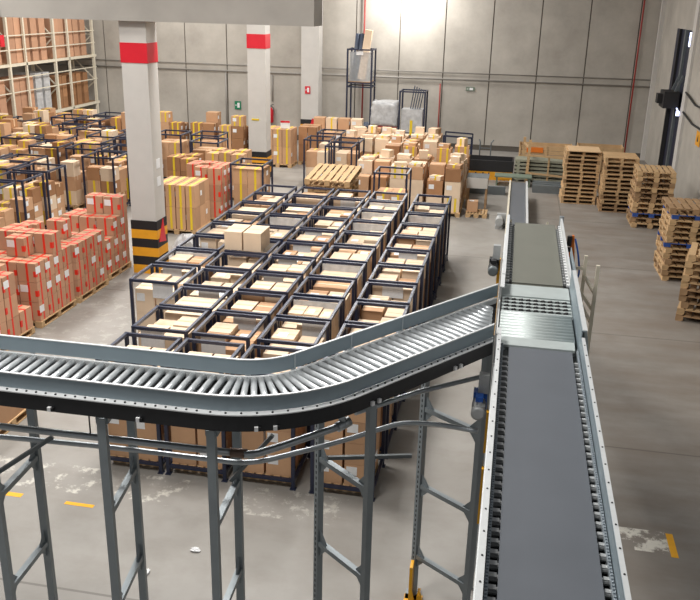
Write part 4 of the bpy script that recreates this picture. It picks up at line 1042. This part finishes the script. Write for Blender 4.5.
# ------------------------------------------------------------------ cartons past 300 of a kind: the least visible become one mass
def settle_cartons(limit=285):
    from mathutils.bvhtree import BVHTree
    bpy.context.view_layer.update()
    V, F, own = [], [], []; roots = {}
    for o in list(COL.objects):
        if o.type != 'MESH' or (o.active_material and o.active_material.name == 'stretch_film'): continue
        r = o
        while r.parent: r = r.parent
        k = len(V); mw = o.matrix_world
        V.extend(mw @ v.co for v in o.data.vertices)
        for p in o.data.polygons: F.append([k + i for i in p.vertices]); own.append(r.name)
    tree = BVHTree.FromPolygons(V, F)
    hits = {}
    org = co.location.copy()
    for py in range(0, 600, 2):
        for px in range(0, 700, 2):
            d_ = (fwd + rt * ((px + .5 - 350) / f_px) + up * ((300 - py - .5) / f_px)).normalized()
            h_ = tree.ray_cast(org, d_)
            if h_[2] is not None: hits[own[h_[2]]] = hits.get(own[h_[2]], 0) + 1
    kinds = {}
    for o in CARTONS: kinds.setdefault(o.name.split('.')[0], []).append(o)
    for kn, lst in kinds.items():
        lst.sort(key=lambda o: -hits.get(o.name, 0))
        keep = [o for o in lst if hits.get(o.name, 0) >= 1][:limit]
        rest = lst[len(keep):]
        print('KIND', kn, len(lst), 'kept', len(keep), 'least', hits.get(keep[-1].name, 0) if keep else 0)
        if not rest: continue
        b = MB(); mats = []
        for o in rest:
            for q in [o] + list(o.children):
                mw = o.matrix_world @ (q.matrix_local if q is not o else Matrix.Identity(4))
                m_ = q.data.materials[0]
                if m_ not in mats: mats.append(m_)
                b.add([mw @ v.co for v in q.data.vertices], [tuple(p.vertices) for p in q.data.polygons], mats.index(m_))
            for q in list(o.children): bpy.data.objects.remove(q)
            bpy.data.objects.remove(o)
        r_ = obj('heaped_cartons' if kn == 'carton' else 'heaped_' + kn + 's', b, mats)
        r_['kind'] = 'stuff'; r_['category'] = 'boxes'
        r_['label'] = {'carton': 'plain brown cartons mostly hidden behind and under the others', 'red_taped_carton': 'red-taped cartons mostly hidden inside the red stacks',
                       'yellow_taped_carton': 'yellow-taped cartons mostly hidden behind and under the others'}.get(kn, 'tall cartons hidden on the rack')
settle_cartons()

# ------------------------------------------------------------------ light
WARM = (1, 0.975, 0.94)
def area(loc, size, power, col=(1, 0.97, 0.92), rot=(0, 0, 0), sy=None):
    l = bpy.data.lights.new('high_bay_lamp', 'AREA'); l.energy = power; l.size = size; l.color = col
    if sy: l.shape = 'RECTANGLE'; l.size_y = sy
    o = bpy.data.objects.new('high_bay_lamp', l); COL.objects.link(o); o.location = loc; o.rotation_euler = rot
    return o
area((-4.5, 10.5, 9.0), 2.0, 720, WARM)
area((-4.2, 17.5, 9.0), 2.0, 820, WARM)
area((-4.6, 26.0, 8.5), 2.0, 620, WARM)
area((-11.5, 14.0, 9.0), 2.0, 560, WARM)
area((-12.5, 22.0, 9.0), 2.0, 680, WARM)
area((-13.0, 29.5, 8.5), 2.0, 620, WARM)
area((-3.5, 4.0, 9.0), 2.0, 460, WARM)
for x_, e_, z_ in ((-4.55, 760, 6.25), (-13.5, 340, 7.4)):  # the left one is an added light that brightens the back wall
    pl = bpy.data.lights.new('wall_wash_light', 'POINT'); pl.energy = e_; pl.shadow_soft_size = 0.35; pl.color = (1, 0.98, 0.95)
    po = bpy.data.objects.new('wall_wash_light', pl); COL.objects.link(po); po.location = (x_, 33.9, z_)
wd = bpy.data.worlds.new('World'); scn.world = wd; wd.use_nodes = True
bg = wd.node_tree.nodes['Background']; bg.inputs[0].default_value = (0.97, 0.98, 1.0, 1); bg.inputs[1].default_value = 0.21

scn.view_settings.view_transform = 'Standard'; scn.view_settings.look = 'None'
scn.view_settings.gamma = 1; scn.view_settings.exposure = -0.08; scn.view_settings.use_curve_mapping = False
